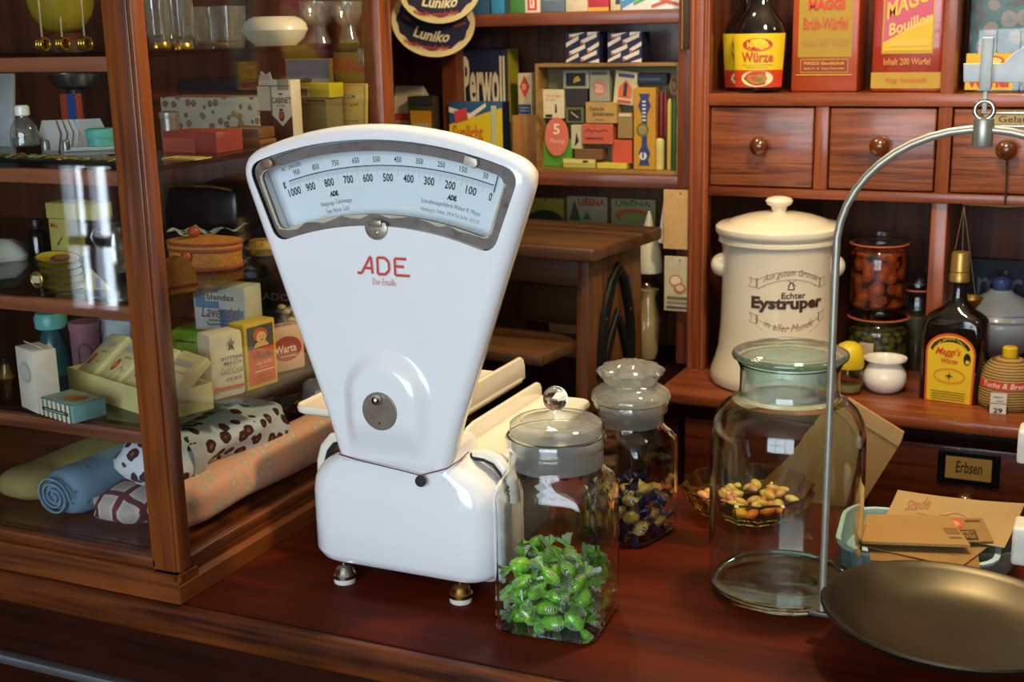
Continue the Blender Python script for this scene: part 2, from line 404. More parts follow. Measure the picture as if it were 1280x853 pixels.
KNOB = wood('#32150a', '#64320f', 'y', 0.2, 0.8)
def knob(par, x, y, z, r):
    b = B(); b.lathe([(r*.55, 0), (r*.45, -r*.35), (r*.6, -r*.6), (r*.95, -r*1.0), (r*1.0, -r*1.4), (r*.8, -r*1.85), (r*.35, -r*2.05), (0.0001, -r*2.1)], 20)
    return b.build('knob', KNOB, par, 50, True, Matrix.Translation((x, y, z+Z0)) @ Matrix.Rotation(-PI/2, 4, 'X') @ Matrix.Scale(1, 4))
W_DRW = wood('#4a2012', '#8c4c2a', 'x', 0.38, 0.35, 2.2, 0.5)
for x0, x1, kx, kz in ((-0.6300, -0.4546, -0.5403, 0.3983), (-0.4275, -0.2606, -0.3438, 0.4017), (-0.2345, 0.0480, -0.1518, 0.3995), (0.0745, 0.507, 0.29, 0.40)):
    d = cpart('drawer', x0, x1, 2.178, 2.38, 0.3285, 0.4612, W_DRW, 0.003)
    knob(d, kx, 2.178, kz, 0.0162)
W_LOW = wood('#3a1709', '#642c15', 'x', 0.35, 0.35, 1.2, 0.15)
for x0, x1, lab in ((-0.625, -0.335, 0), (-0.318, -0.012, 1), (0.005, 0.30, 0)):
    d = cpart('drawer', x0, x1, 2.030, 2.06, -0.190, -0.048, W_LOW, 0.003)
    cx = -0.1665 if lab else (x0+x1)/2
    knob(d, cx, 2.030, -0.131, 0.016)
    if lab:
        h = B(); h.box(-.046, .046, -.004, 0, -.0265, .0265, 0.0015); hm = h.build('label_holder', mat('#0d0f14', 0.35, 0.4), d, None); hm.location = (cx, 2.030, -0.0805+Z0)
        p = Print(lambda u, v, k: (cx+(u-.5)*.068, 2.0258-EPS*k, -0.0805+Z0+(v-.5)*.036)); p.r(0, 0, 1, 1, '#9c7a3c'); p.t('Erbsen', .22, .28, .80, .82, '#2a1a0c', 0.015, 0.12)
        p.build('drawer_label', d)
        for sx in (-.041, .041):
            for sz in (-.022, .022): hm2 = B().sphere((cx+sx, 2.0262, -0.0805+Z0+sz), 0.0014, 8, 6, sy=.5).build('screw', mat('#3a3d45', 0.3, 0.8), d)
# small enamel label of the third drawer
p = Print(lambda u, v, k: (-0.190+u*0.1, 2.1775-EPS*k-.0008, 0.437+Z0+v*.0155)); p.r(-.05, -.15, 1.05, 1.15, '#3b2a17'); p.r(0, 0, 1, 1, '#9c8a58'); p.t('Gelatine', .22, .2, .85, .85, '#2a1c10', .01); p.build('drawer_label', cb)
cpart('label_rail', -0.195, -0.085, 2.1745, 2.178, 0.4525, 0.4560, mat('#a9a595', 0.3, 0.9), 0.0008)
cpart('label_rail', -0.195, -0.085, 2.1745, 2.178, 0.4325, 0.4358, mat('#a9a595', 0.3, 0.9), 0.0008)

# ------------------------------------------------------------------ shelving left of it
ws = thing('wall_shelf', 'brown open wooden shelving behind the scale with two boards', 'shelf', (0, 0, FZ))
def wpart(name, x0, x1, y0, y1, z0, z1, m, bev=0.002): return B().box(x0, x1, y0, y1, z0+Z0, z1+Z0, bev).build(name, m, ws)
W_SH = wood('#4d2413', '#7d4020', 'x', 0.4, 0.3)
W_SHZ = wood('#4a2112', '#773b1e', 'z', 0.4, 0.3)
LB = 0.0
wpart('stile', -0.694, -0.6675, 2.195, 2.40, 0.0, 1.2, W_SHZ)
wpart('shelf_board', -2.6, -0.694, 2.20, 2.40, 0.602, 0.6243, W_SH)
wpart('shelf_board', -2.6, -0.694, 2.20, 2.40, 0.3160, 0.3390, W_SH)
wpart('divider', -1.180, -1.147, 2.245, 2.40, 0.339, 0.602, W_SHZ)
wpart('divider', -1.75, -1.72, 2.21, 2.40, 0.339, 1.2, W_SHZ)
wpart('back_panel', -2.6, -0.6675, 2.40, 2.42, -0.02, 1.2, wood('#3a1c10', '#6b3a22', 'z', 0.45, 0.25))
wpart('ledge', -2.6, XL-0.008, 1.80, 2.42, -0.045, -0.02, W_DARK, 0.004)
wpart('base', -2.6, XL-0.008, 1.83, 2.42, FZ, -0.045, W_DARK)

# ------------------------------------------------------------------ glass display case
vc = thing('display_case', 'wood-framed glass display case full of old packages and fabric on counter', 'display case', (0, 0, 0.0005))
CX = -0.885; CYF = 1.035; CYB = 1.546; CXL = -2.1; CT = 0.80
def vpart(name, b_, m, sm=30): return b_.build(name, m, vc, sm)
b = B()
b.prism([(1.0246, 0), (1.0246, .022), (1.030, .026), (1.030, .031), (1.06, .031), (1.06, 0)], CXL, CX+0.006, 'x'); vpart('base_moulding', b, W_CASEX)
b = B()
b.prism([(CX+0.007, 0.0), (CX+0.007, .020), (CX+0.001, .025), (CX+0.001, .031), (CX-0.03, .031), (CX-0.03, 0)], 1.0248, CYB+.006, 'y'); vpart('base_moulding', b, W_CASEY)
vpart('base_board', B().box(CXL, CX-.03, 1.06, CYB, 0.0, 0.0430), W_CASEX)
vpart('sill', B().box(CXL, CX-0.030, CYF, 1.058, 0.0305, 0.0440, 0.003), W_CASEX)
vpart('sill', B().box(CX-0.020, CX-0.001, 1.056, CYB-.03, 0.0305, 0.0440, 0.003), W_CASEY)
vpart('corner_post', B().box(-0.9215, -0.8900, CYF, 1.0568, 0.0305, CT, 0.0015).box(-0.8905, CX, CYF+0.0015, 1.0568, 0.0305, CT, 0.0015), W_CASEZ)
vpart('corner_post', B().box(CX-0.028, CX, 1.515, CYB, 0.0305, CT, 0.002), W_CASEZ)
vpart('corner_post', B().box(CXL, CXL+.03, CYF, 1.0568, 0.0305, CT, 0.002), W_CASEZ)
vpart('top_panel', B().box(CXL, CX+.004, CYF-.004, CYB+.004, CT, CT+.03, 0.003), W_CASEX)
vpart('back_panel', B().box(CXL, CX-.028, 1.530, CYB-.002, 0.043, CT), wood('#3a1b0f', '#5f3019', 'z', 0.45, 0.3))
CASEG = thin_glass('case_glass', (0.97, 0.98, 0.98), (0.7, 0.8, 0.78), 0.05)
vpart('glass_pane', B().box(CXL+.03, -0.9215, 1.044, 1.048, 0.044, CT), CASEG, None)
vpart('glass_pane', B().box(CX-.013, CX-.009, 1.0568, 1.515, 0.044, CT), CASEG, None)
SHG = thin_glass('shelf_glass', (0.86, 0.93, 0.90), (0.10, 0.22, 0.18), 0.06)
SZ = {1: 0.187, 2: 0.325, 3: 0.4675, 4: 0.584}
STEEL = mat('#8d9294', 0.35, 0.9)
for k, z in SZ.items():
    vpart('glass_shelf', B().box(CXL+.01, CX-.0165, 1.062, 1.520, z-0.006, z), SHG, None)
    vpart('shelf_strip', B().box(CXL+.03, -0.9216, 1.050, 1.061, z-0.0195, z-0.0045, 0.001), wood('#5a2d18', '#8c5030', 'x', 0.4, 0.3))
    for yy in (1.074, 1.497):
        vpart('shelf_bracket', B().box(CX-.0225, CX-.019, yy-.006, yy+.006, z-.030, z-.0062, 0.003), STEEL)
BASE_Z = 0.0430+0.0005
# ------------------------------------------------------------------ enamel shop scale
ENAMEL = mat('#e9eaec', 0.22, var=0.015, scale=8, coat=0.6)
CREAMY = mat('#e8e2d2', 0.25, var=0.03, scale=10, coat=0.5)
CHROME = mat('#c9c6be', 0.14, 1.0, var=0.05)
BRASS = mat('#b08a45', 0.22, 1.0, var=0.1)
sl = thing('shop_scale', 'white enamel counter scale with fan-shaped gram dial and red lettering', 'scale', (-0.669, 1.127, 0.0))
side = [(0.0645, 0.1440), (0.066, 0.152), (0.0815, 0.205), (0.1065, 0.277), (0.1315, 0.349), (0.150, 0.4015), (0.1625, 0.4375)]
def arcp(x): return (x, 0.094+math.sqrt(0.415**2-x*x))
c0, c1, c2 = Vector((0.1640, 0.4420)), Vector((0.1742, 0.4712)), Vector(arcp(0.147))
corner = [tuple(c0*(1-t)**2 + c1*2*t*(1-t) + c2*t*t) for t in [i/8 for i in range(9)]]
half = side + corner + [arcp(0.147*(1-i/10)) for i in range(1, 11)]
outl = half + [(-x, z) for x, z in half[-2::-1]]
def inset(poly, d):
    out = []; n = len(poly)
    for i in range(n):
        a, b_, c = Vector(poly[i-1]), Vector(poly[i]), Vector(poly[(i+1) % n])
        t1, t2 = (b_-a).normalized(), (c-b_).normalized(); nn = (Vector((t1.y, -t1.x))+Vector((t2.y, -t2.x)))
        nn.normalize(); k = max(0.5, nn.dot(Vector((t1.y, -t1.x))))
        out.append(tuple(b_ - nn*(d/k)))
    return out
RB = 0.014; rings = []
for i in range(8):
    th = rad(90*i/7); rings.append((RB*(1-math.cos(th)), RB*(1-math.sin(th))))
rings = rings + [(0.030, 0.004), (0.050, 0.012), (0.060, 0.022), (0.064, 0.034)]
b = B(); b.rings([[(x, y, z) for x, z in inset(outl, ins)] for y, ins in rings])
head = b.build('head', ENAMEL, sl, 40)
def sector(r0, r1, a0, a1, cr=0.012, n=20, c=(0.0, 0.06)):
    def pp(a, r): return Vector((c[0]+r*math.sin(rad(a)), c[1]+r*math.cos(rad(a))))
    q = []
    da0 = math.degrees(cr/r0); da1 = math.degrees(cr/r1)
    q += [pp(a0+da1+(a1-a0-2*da1)*i/n, r1) for i in range(n+1)]
    def cor(p, q0, q1): return [q0*(1-t)**2+p*2*t*(1-t)+q1*t*t for t in (0.17, 0.33, 0.5, 0.67, 0.83)]
    q += cor(pp(a1, r1), pp(a1-da1, r1), pp(a1, r1-cr)) + [pp(a1, r1-cr), pp(a1, r0+cr)] + cor(pp(a1, r0), pp(a1, r0+cr), pp(a1-da0, r0))
    q += [pp(a1-da0-(a1-a0-2*da0)*i/n, r0) for i in range(n+1)]
    q += cor(pp(a0, r0), pp(a0+da0, r0), pp(a0, r0+cr)) + [pp(a0, r0+cr), pp(a0, r1-cr)] + cor(pp(a0, r1), pp(a0, r1-cr), pp(a0+da1, r1))
    return [tuple(v) for v in q]
W_OUT = sector(0.3475, 0.4345, -21.2, 21.2, 0.017); W_IN = sector(0.3585, 0.4225, -20.2, 19.2, 0.010)
cut = B().prism(W_OUT, -0.02, 0.036, 'y').build('cutter', None, None, None); cut.location = sl.location
md = head.modifiers.new('window', 'BOOLEAN'); md.object = cut; md.operation = 'DIFFERENCE'; md.solver = 'EXACT'
bpy.context.view_layer.update()
nm = D.meshes.new_from_object(head.evaluated_get(bpy.context.evaluated_depsgraph_get()))
head.modifiers.clear(); head.data = nm; D.objects.remove(cut)
nm.polygons.foreach_set('use_smooth', [True]*len(nm.polygons)); nm.set_sharp_from_angle(angle=rad(40))
# worn grey metal frame of the dial window
fm, nt, N, L, pb = newmat('worn_frame')
tc = N.new('ShaderNodeTexCoord'); nz = N.new('ShaderNodeTexNoise'); nz.inputs['Scale'].default_value = 70; nz.inputs['Detail'].default_value = 5; L.new(tc.outputs['Object'], nz.inputs['Vector'])
rp = N.new('ShaderNodeValToRGB'); e = rp.color_ramp.elements; e[0].position = 0.30; e[0].color = lin('#5c4636'); e[1].position = 0.40; e[1].color = lin('#675f5a')
q = e.new(0.70); q.color = lin('#766e69')
L.new(nz.outputs['Fac'], rp.inputs['Fac']); L.new(rp.outputs['Color'], pb.inputs['Base Color']); pb.inputs['Roughness'].default_value = 0.55; pb.inputs['Metallic'].default_value = 0.15
b = B(); n = len(W_OUT); W_O2 = inset(W_OUT[::-1], 0.0016)[::-1] if False else W_OUT
ro = [(x*0.992, 0.0065, 0.40+(z-0.40)*0.972) for x, z in W_OUT]; ri = [(x, 0.0065, z) for x, z in W_IN]; rib = [(x, 0.0100, z) for x, z in W_IN]; rob = [(p[0], 0.0100, p[2]) for p in ro]
b.rings([rob, ro, ri, rib, rob], True, False, False); b.build('window_frame', fm, sl, 30)
B().rings([[(x*.9985, yq, .40+(z-.40)*.9975) for x, z in W_OUT] for yq in (.0010, .0066)], True, False, False).build('dark_gap_ring', mat('#141210', .8), sl, 30, False)  # black ring stands in for the dark gap round the frame
# chipped cream filler along the inside of the frame
b = B()
ri = [(x, 0.0100, z) for x, z in W_IN]; ra = [(x, 0.0060, z) for x, z in W_IN]; r2 = []
for i, (x, z) in enumerate(W_IN):
    side_ = (x > 0.10 and z < 0.455) or x < -0.115; low = math.hypot(x, z-0.06) < 0.372
    k = random.uniform(0.0015, 0.0048) if (side_ or (low and math.sin(i*1.7) > -0.2)) else 0.0001
    d_ = Vector((x, z))-Vector((0, 0.40+ (0.02 if low else 0))); d_ = Vector((math.copysign(1, x)*(1 if side_ else 0), -1.0 if low else 0.0)); d_ = d_.normalized() if d_.length else d_
    r2.append((x+d_.x*k, 0.0061, z+d_.y*k))
b.rings([ri, ra, r2], True, False, False); b.build('filler', mat('#b3ab97', 0.8, bump=0.4, scale=120), sl, None)
PLATE = mat('#dfeaee', 0.4, var=0.02, scale=10)
W_PL = sector(0.3480, 0.4340, -21.1, 21.1, 0.016)
pl = B().prism(W_PL, 0.0300, 0.0330, 'y').build('dial_plate', PLATE, sl, None)
DC = (-0.001, 0.0542)
def fdial(a, r, k): return (DC[0]+r*math.sin(rad(a)), 0.0298-EPS*0.4*min(k, 3), DC[1]+r*math.cos(rad(a)))
p = Print(fdial); INK = mat('#23242a', 0.6, var=0.0); GREY = mat('#a9b6bc', 0.6, var=0.0)
def ang(g): return -0.563+(500-g)*0.03434
def dt(body, a, r, wd, h, m=INK, **kw): p.k = 0; dg = math.degrees(wd/r)/2; p.t(body, a-dg, r-h/2, a+dg, r+h/2, m, **kw)
for g in range(0, 1001, 5):
    L_ = 0.0100 if g % 50 == 0 else (0.0075 if g % 25 == 0 else 0.0052); wd = 0.035 if g % 50 == 0 else 0.022
    p.k = 0; p.poly([(ang(g)-wd, 0.4110-L_), (ang(g)+wd, 0.4110-L_), (ang(g)+wd, 0.4110), (ang(g)-wd, 0.4110)], GREY)
for i in range(40):
    a, c = -17.75+34.2*i/40, -17.75+34.2*(i+1)/40; p.k = 0; p.poly([(a, 0.4108), (c, 0.4108), (c, 0.4118), (a, 0.4118)], INK)
for g in range(0, 1001, 100):
    nd = len(str(g)); dt(str(g), ang(g)-(0.3 if g == 0 else (-0.4 if g == 1000 else 0)), 0.3990, 0.0042*nd-0.0008, 0.0086, bold=0.018)
for g in range(50, 1000, 100): dt(str(g), ang(g), 0.4178, 0.0030*len(str(g))-0.0006, 0.0058, bold=0.006)
dt('g', -18.75, 0.4085, 0.0036, 0.0074, bold=0.02); dt('N° 240585', -16.6, 0.4252, 0.0255, 0.0046, sp=1.25)
dt('ADE.', -10.4, 0.3868, 0.0112, 0.0056, bold=0.06, shear=0.2); dt('Neigungs-Tafelwaage', -10.3, 0.3772, 0.0385, 0.0062, mat('#3c434a', 0.6, var=0), bold=-0.008)
dt('Type: Nicola  G.B.F.', -10.3, 0.3690, 0.0305, 0.0058, mat('#3c434a', 0.6, var=0), bold=-0.008); dt('[ ]', -9.6, 0.3622, 0.004, 0.004, GREY); dt('(005 e', -9.8, 0.3572, 0.0095, 0.0035, GREY)
dt('ADE.', 10.3, 0.3868, 0.0112, 0.0056, bold=0.06, shear=0.2); dt('Schnellwaagenfabrik Walter R. Mayer', 10.3, 0.3778, 0.068, 0.0060, mat('#3c434a', 0.6, var=0), bold=-0.008)
dt('Hamburg 6. Feldstr. 29/34 Tel. Sa-Nr. 4312 01', 10.3, 0.3695, 0.066, 0.0052, mat('#3c434a', 0.6, var=0), bold=-0.01)
p.build('dial_print', sl)
B().box(-0.0004, 0.0004, -0.0006, 0.0002, 0, 0.017).build('needle', mat('#4a2f36', 0.4), sl, None, True, Matrix.Translation((DC[0]+0.405*math.sin(rad(16.75)), 0.0278, DC[1]+0.405*math.cos(rad(16.75)))) @ Matrix.Rotation(rad(16.7), 4, 'Y'))
DG = thin_glass('dial_glass', (0.985, 0.99, 0.99), (0.8, 0.85, 0.85), 0.03)
B().prism(W_IN, 0.0112, 0.0118, 'y').build('dial_glass', DG, sl, None)
CLIP = mat('#a59a8c', 0.35, 0.7, var=0.25, scale=90)
b = B(); b.prism([(0.013*math.cos(rad(a)), 0.013*math.sin(rad(a))) for a in range(180, 361, 15)] + [(0.011, 0.005), (-0.011, 0.005)], -0.002, 0.001, 'y', 0.0004)
b.box(-0.0075, 0.0075, -0.0045, -0.001, 0.001, 0.0075, 0.001); b.sphere((0.001, -0.002, -0.0055), 0.0022, 10, 6, sy=0.5)
b.build('clip', CLIP, sl, 30, True, Matrix.Translation((-0.003, -0.0006, 0.4065)))
for x, z, a, m in ((-0.134, 0.4665, 16, mat('#9b7a64', 0.4, 0.6, var=0.3, scale=200)), (0.104, 0.474, -16, mat('#c9bdb0', 0.4, 0.3, var=0.2, scale=200))):
    B().prism([(-.007, -.004), (.005, -.005), (.008, 0), (.006, .005), (-.007, .005)], 0.0005, 0.006, 'y', 0.0006).build('clip', m, sl, 30, True, Matrix.Translation((x, 0, z)) @ Matrix.Rotation(rad(-a), 4, 'Y'))
# moulded arch on the lower front
gx, gz = 40, 46; R = []
def sstep(t): t = max(0, min(1, t)); return t*t*(3-2*t)
for j in range(gz+1):
    row = []
    for i in range(gx+1):
        x = -0.0600+0.1200*i/gx; z = 0.1585+0.1265*j/gz
        zz = max(0.0, z-0.226); d = math.hypot(x, zz); h = 0.0125*(1-sstep((d-0.032)/0.024))*(.16+.84*sstep((z-.1585)/.045))
        lim = 0.066+(z-0.152)*0.292-0.010; x = max(-lim, min(lim, x))
        row.append((x, 0.0006-h, z))
    R.append(row)
B().rings(R, False, False, False).build('moulded_arch', ENAMEL, sl, 60)
dk = B(); dk.lathe([(0.0205, 0.0), (0.0205, 0.0015), (0.0195, 0.0022), (0.0001, 0.0022)], 40); ds = dk.build('cover_disc', mat('#8f8374', 0.4, 0.55, var=0.15, scale=60), sl, 30, True, Matrix.Translation((-0.0025, -0.0115, 0.2155)) @ Matrix.Rotation(PI/2, 4, 'X'))
B().sphere((0, 0, 0), 0.0058, 14, 10).build('disc_knob', CHROME, ds, 60, True, Matrix.Translation((-0.0035, -0.0165, 0.2285)))
B().sphere((0, 0, 0), 0.0012, 8, 6).build('disc_screw', mat('#3a342e', 0.5, 0.5), ds, 60, True, Matrix.Translation((-0.0025, -0.0138, 0.203)))
# red lettering
RED = mat('#d2402c', 0.4, var=0.03); REDL = mat('#cf8d86', 0.5, var=0.02); GRY = mat('#c3c8cc', 0.5, var=0.02)
p = Print(lambda u, v, k: (u, -0.0002-EPS*0.5*min(k, 6), v))
def strokes(dx, dz, w, m):
    for st in ([(-.026, .3590), (-.0215, .3590), (-.0125, .3745), (-.0115, .3745), (-.0105, .3590)], [(-.0195, .3640), (-.0110, .3640)],
               [(-.0050, .3590), (-.0050, .3745), (.0025, .3745), (.0065, .3705), (.0065, .3630), (.0025, .3590), (-.0050, .3590)],
               [(.0240, .3745), (.0125, .3745), (.0125, .3590), (.0270, .3590)], [(.0125, .3672), (.0215, .3672)]):
        p.k = 0 if m is GRY else 3; p.line([(x*1.16+dx, .3667+(z-.3667)*1.1+dz) for x, z in st], w, m)
strokes(0, 0, 0.0021, GRY); strokes(0, 0, 0.0012, RED)
p.k = 3; p.t('Dur-Emaille', -0.0125, 0.3468, 0.0150, 0.3538, REDL, bold=-0.004); o = p.build('lettering', sl); o.location = (0.002, -0.0003, 0)
# lower body
b = B()
for_r = [(0.027, .205, .086, .030), (0.031, .217, .098, .033), (0.040, .2272, .106, .034), (0.075, .2272, .106, .034), (0.108, .2272, .106, .034), (0.122, .2225, .1035, .033), (0.134, .208, .097, .031), (0.143, .186, .096, .029), (0.150, .160, .090, .027), (0.156, .1445, .084, .024), (0.164, .1375, .080, .020), (0.172, .134, .078, .018)]
b.rings([rrect(w_, d_, r_, 7, 0, (0.0535 if z < .13 else d_/2+{.134: .0035, .143: .0030, .150: .0022, .156: .0020}.get(z, .003)), z) for z, w_, d_, r_ in for_r]); b.build('lower_body', ENAMEL, sl, 60)
b = B(); b.tube([(-.0705, .035, .163), (-.070, .012, .160), (-.062, -.0005, .1575), (-.040, -.0040, .1555), (-.01, -.0050, .153), (.02, -.0045, .150), (.038, -.0040, .1475), (.052, -.0012, .152), (.067, .002, .157), (.0725, .020, .161), (.073, .04, .164)], 0.0007, 6)
wr = b.build('seal_wire', mat('#6b3330', 0.5), sl)
B().lathe([(0.0001, 0), (.0058, 0.0003), (.0064, .002), (.0058, .0037), (0.0001, .004)], 12).build('lead_seal', mat('#34363c', 0.5, 0.5, bump=0.4), wr, 40, True, Matrix.Translation((0.0385, -0.0030, 0.1415)) @ Matrix.Rotation(PI/2, 4, 'X'))
for sx in (-1, 1):
    B().tube([(sx*x, .050, z) for x, z in ((.074, .1585), (.088, .1600), (.102, .1560), (.112, .1450), (.1175, .128), (.1190, .110))], [.0045, .006, .0065, .0065, .0065, .006], 10, flat=1.0).build('balance_arm', CREAMY, sl, 60)
    B().tube([(sx*x, .049, z) for x, z in ((.070, .156), (.088, .1555), (.099, .1515), (.108, .1405), (.113, .125), (.114, .112))], .004, 8).build('arm_gasket', mat('#17181a', 0.6), sl, 60)
FELT = mat('#d5d0c4', 0.9)
for i, (x, y) in enumerate(((-.076, .018), (.068, .021), (-.07, .088), (.07, .088))):
    fo = B().lathe([(.0042, .026), (.0042, .021), (.0075, .0195), (.0100, .0165), (.0112, .0125), (.0132, .0105), (.0132, .0065), (.0115, .006)][::-1], 6 if False else 24, x, y).build('foot', CHROME if i != 1 else BRASS, sl, 40)
    B().lathe([(.0118, 0.0003), (.0122, .001), (.0122, .0062)], 24, x, y).build('felt_pad', FELT, fo, 40)
# the two pans behind the dial
def tray(x0, x1, y0, y1, z, wallx, hw, nm='weighing_plate'):
    w_, d_ = x1-x0, y1-y0; cx, cy = (x0+x1)/2, (y0+y1)/2; MT = Matrix.Translation((0.669, -1.127, 0))
    b = B(); b.rings([rrect(w_-.012, d_-.012, .012, 5, cx, cy, z-.011), rrect(w_-.002, d_-.002, .017, 5, cx, cy, z-.008), rrect(w_, d_, .018, 5, cx, cy, z-.003), rrect(w_-.003, d_-.003, .017, 5, cx, cy, z), rrect(w_-.012, d_-.012, .014, 5, cx, cy, z-.0012)])
    o = b.build(nm, CREAMY, sl, 50, True, MT)
    a0, a1 = y0+.004, y1-.004
    pol = [(a0, z-.006), (a0, z+hw*.25), (a0+.006, z+hw*.55), (a0+.02, z+hw*.88), (a0+.035, z+hw), (a1-.012, z+hw), (a1-.004, z+hw*.85), (a1, z+hw*.5), (a1+.001, z-.006)]
    B().prism(pol, wallx-.0028, wallx+.0028, 'x', .0024, seg=3).build('plate_wall', CREAMY, o, 50, True, MT)
    return o
tray(-0.622, -0.548, 1.185, 1.412, 0.160, -0.618, 0.019)
tray(-0.866, -0.660, 1.235, 1.465, 0.168, -0.664, 0.026)
b = B(); b.box(-.10, .10, .110, .125, .118, .135, .003); b.box(-.11, -.09, .10, .29, .130, .1545, .003); b.box(.045, .075, .07, .26, .12, .1485, .003)
b.box(-.10, .10, .09, .20, .030, .118, .012); b.build('rear_housing', mat('#6a6c70', 0.5, 0.3), sl)

# ------------------------------------------------------------------ glass jars
JG = thin_glass('jar_glass', (0.975, 0.985, 0.975), (0.62, 0.66, 0.58), 0.05, wob=0.12)
JGG = thin_glass('green_jar_glass', (0.955, 0.985, 0.965), (0.38, 0.55, 0.45), 0.055, wob=0.15)
LIDG = thin_glass('lid_glass', (0.90, 0.93, 0.88), (0.45, 0.48, 0.40), 0.10, smudge=0.10, wob=0.2); BALLG = solid_glass('ball_glass', (0.95, 0.97, 0.95), 0.02)
LIDGG = thin_glass('green_lid_glass', (0.80, 0.92, 0.87), (0.20, 0.42, 0.35), 0.09, smudge=0.07, wob=0.15)
FROST = thin_glass('frosted_glass', (0.88, 0.90, 0.86), (0.6, 0.62, 0.56), 0.06, smudge=0.24)
FROSTG = thin_glass('green_frosted_glass', (0.74, 0.87, 0.84), (0.42, 0.6, 0.55), 0.06, smudge=0.27)
BOTG = solid_glass('jar_bottom_glass', (0.86, 0.95, 0.90), 0.02)
def sq_jar(t, rings_, wall, m):
    N_ = 5
    out = [rrect(w_, w_, r_, N_, 0, 0, z) for z, w_, r_ in rings_]
    inn = [rrect(w_-2*wall, w_-2*wall, max(r_-wall*.4, .002), N_, 0, 0, z) for z, w_, r_ in rings_ if z > 0.003][::-1]
    z0, w0, r0 = [q_ for q_ in rings_ if q_[0] > .003][0]
    inn.append(rrect(w0-2*wall, w0-2*wall, max(r0-wall*.4, .002), N_, 0, 0, 0.0055))
    return B().rings(out+inn, True, True, True).build('jar_body', m, t, 55)
J1 = (-0.4875, 1.1480); J1R = rad(4.0)
t = thing('candy_jar', 'tall square glass jar with ball-knob lid, a third full of green sweets', 'jar', (J1[0], J1[1], 0.0004), J1R)
JG = solid_glass('clear_jar_glass', (0.97, 0.985, 0.97), 0.0); BIGG = solid_glass('pale_green_jar_glass', (0.87, 0.955, 0.91), 0.0)
sq_jar(t, [(0.0, .098, .014), (0.004, .1075, .016), (.012, .1085, .017), (.140, .1085, .017), (.150, .1075, .022), (.158, .1040, .034), (.166, .0985, .046), (.174, .0955, .0477), (.186, .0950, .0475), (.1895, .0985, .0492), (.192, .1020, .0510), (.199, .1030, .0515), (.2015, .1005, .0502)], .0030, JG)
B().lathe([(.0452, .170), (.0462, .172), (.0462, .1995), (.0452, .2008)], 44, cap0=False, cap1=False).build('ground_neck', FROST, t, 50)
lid = B().lathe([(.0001, .2022), (.0440, .2022), (.0462, .2035), (.0468, .207), (.0462, .2135), (.0425, .2165), (.036, .2178), (.034, .2165), (.0245, .2195), (.012, .2225), (.0068, .2245), (.0058, .2275), (.0001, .2275)], 44).build('lid', LIDG, t, 40)
B().sphere((0, 0, .2385), .0126, 24, 16).build('lid_knob', BALLG, lid, 60)
J2 = (-0.4985, 1.4030); J2R = rad(-15)
t2 = thing('candy_jar', 'smaller square glass jar with cut crystal stopper holding blue and yellow sweets', 'jar', (J2[0], J2[1], 0.0004), J2R)
sq_jar(t2, [(0.0, .080, .012), (0.004, .0885, .014), (.010, .0895, .014), (.110, .0895, .014), (.120, .0885, .018), (.128, .0850, .028), (.134, .0805, .038), (.140, .0785, .0392), (.150, .0780, .0390), (.153, .0835, .0417), (.155, .0880, .0440), (.163, .0895, .0447), (.166, .0875, .0437)], .0030, JG)
B().lathe([(.0352, .138), (.0370, .140), (.0372, .1630), (.0362, .1650)], 40, cap0=False, cap1=False).build('ground_neck', FROST, t2, 50)
lid2 = B().lathe([(.0001, .1665), (.0430, .1665), (.0468, .1685), (.0474, .172), (.0455, .177), (.040, .1815), (.034, .184), (.031, .187), (.0305, .189)], 40, cap1=True).build('lid', LIDG, t2, 40)
B().lathe([(.0295, .189), (.0315, .1925), (.0365, .198), (.0385, .203), (.0360, .2065), (.030, .209), (.024, .210), (.018, .213), (.0001, .214)], 60, flute=10, fl=0.065).build('crystal_stopper', LIDG, lid2, 25)
J3 = (-0.290, 1.311)
t3 = thing('apothecary_jar', 'large round empty pale green glass jar with flat glass lid', 'jar', (J3[0], J3[1], 0.0004), 0)
po = [(.0640, 0), (.0745, .0008), (.0795, .006), (.0810, .014), (.0812, .050), (.0812, .150), (.0805, .170), (.0775, .184), (.0710, .195), (.0610, .2030), (.0550, .2065), (.0520, .2105), (.0515, .218), (.0515, .236), (.0530, .2395), (.0545, .2425), (.0530, .2450)]
po = [(r, z*1.05) for r, z in po]
pi_ = [(r-.0030, z) for r, z in po if z > .02][::-1] + [(.0770, .012), (.066, .0085), (.02, .011)]
B().lathe(po+pi_, 64, cap0=True, cap1=True).build('jar_body', BIGG, t3, 40)
B().lathe([(.0001, .0015), (.064, .0015), (.0735, .003), (.0765, .008), (.0750, .0105), (.062, .007), (.03, .0095), (.0001, .0100)], 64).build('thick_bottom', solid_glass('green_bottom', (0.70, 0.90, 0.80), 0.03), t3, 50)
B().lathe([(.0482, .2190), (.0484, .2195), (.0484, .2560), (.0482, .2566)], 56, cap0=False, cap1=False).build('ground_neck', FROSTG, t3, 50)
lid3 = B().lathe([(.0001, .2458), (.050, .2458), (.0560, .2466), (.0590, .2490), (.0592, .2512), (.0570, .2540), (.0530, .2555), (.0510, .2550), (.0460, .2575), (.030, .2615), (.0001, .2635)], 64).build('lid', LIDGG, t3, 40, True, Matrix.Translation((0, 0, .0123)))

B().torus((0, 0, .2623), .0568, .0036, 'z', 64, 10).build('lid_rim', solid_glass('green_rim', (0.62, 0.85, 0.78), 0.03), lid3, 60)
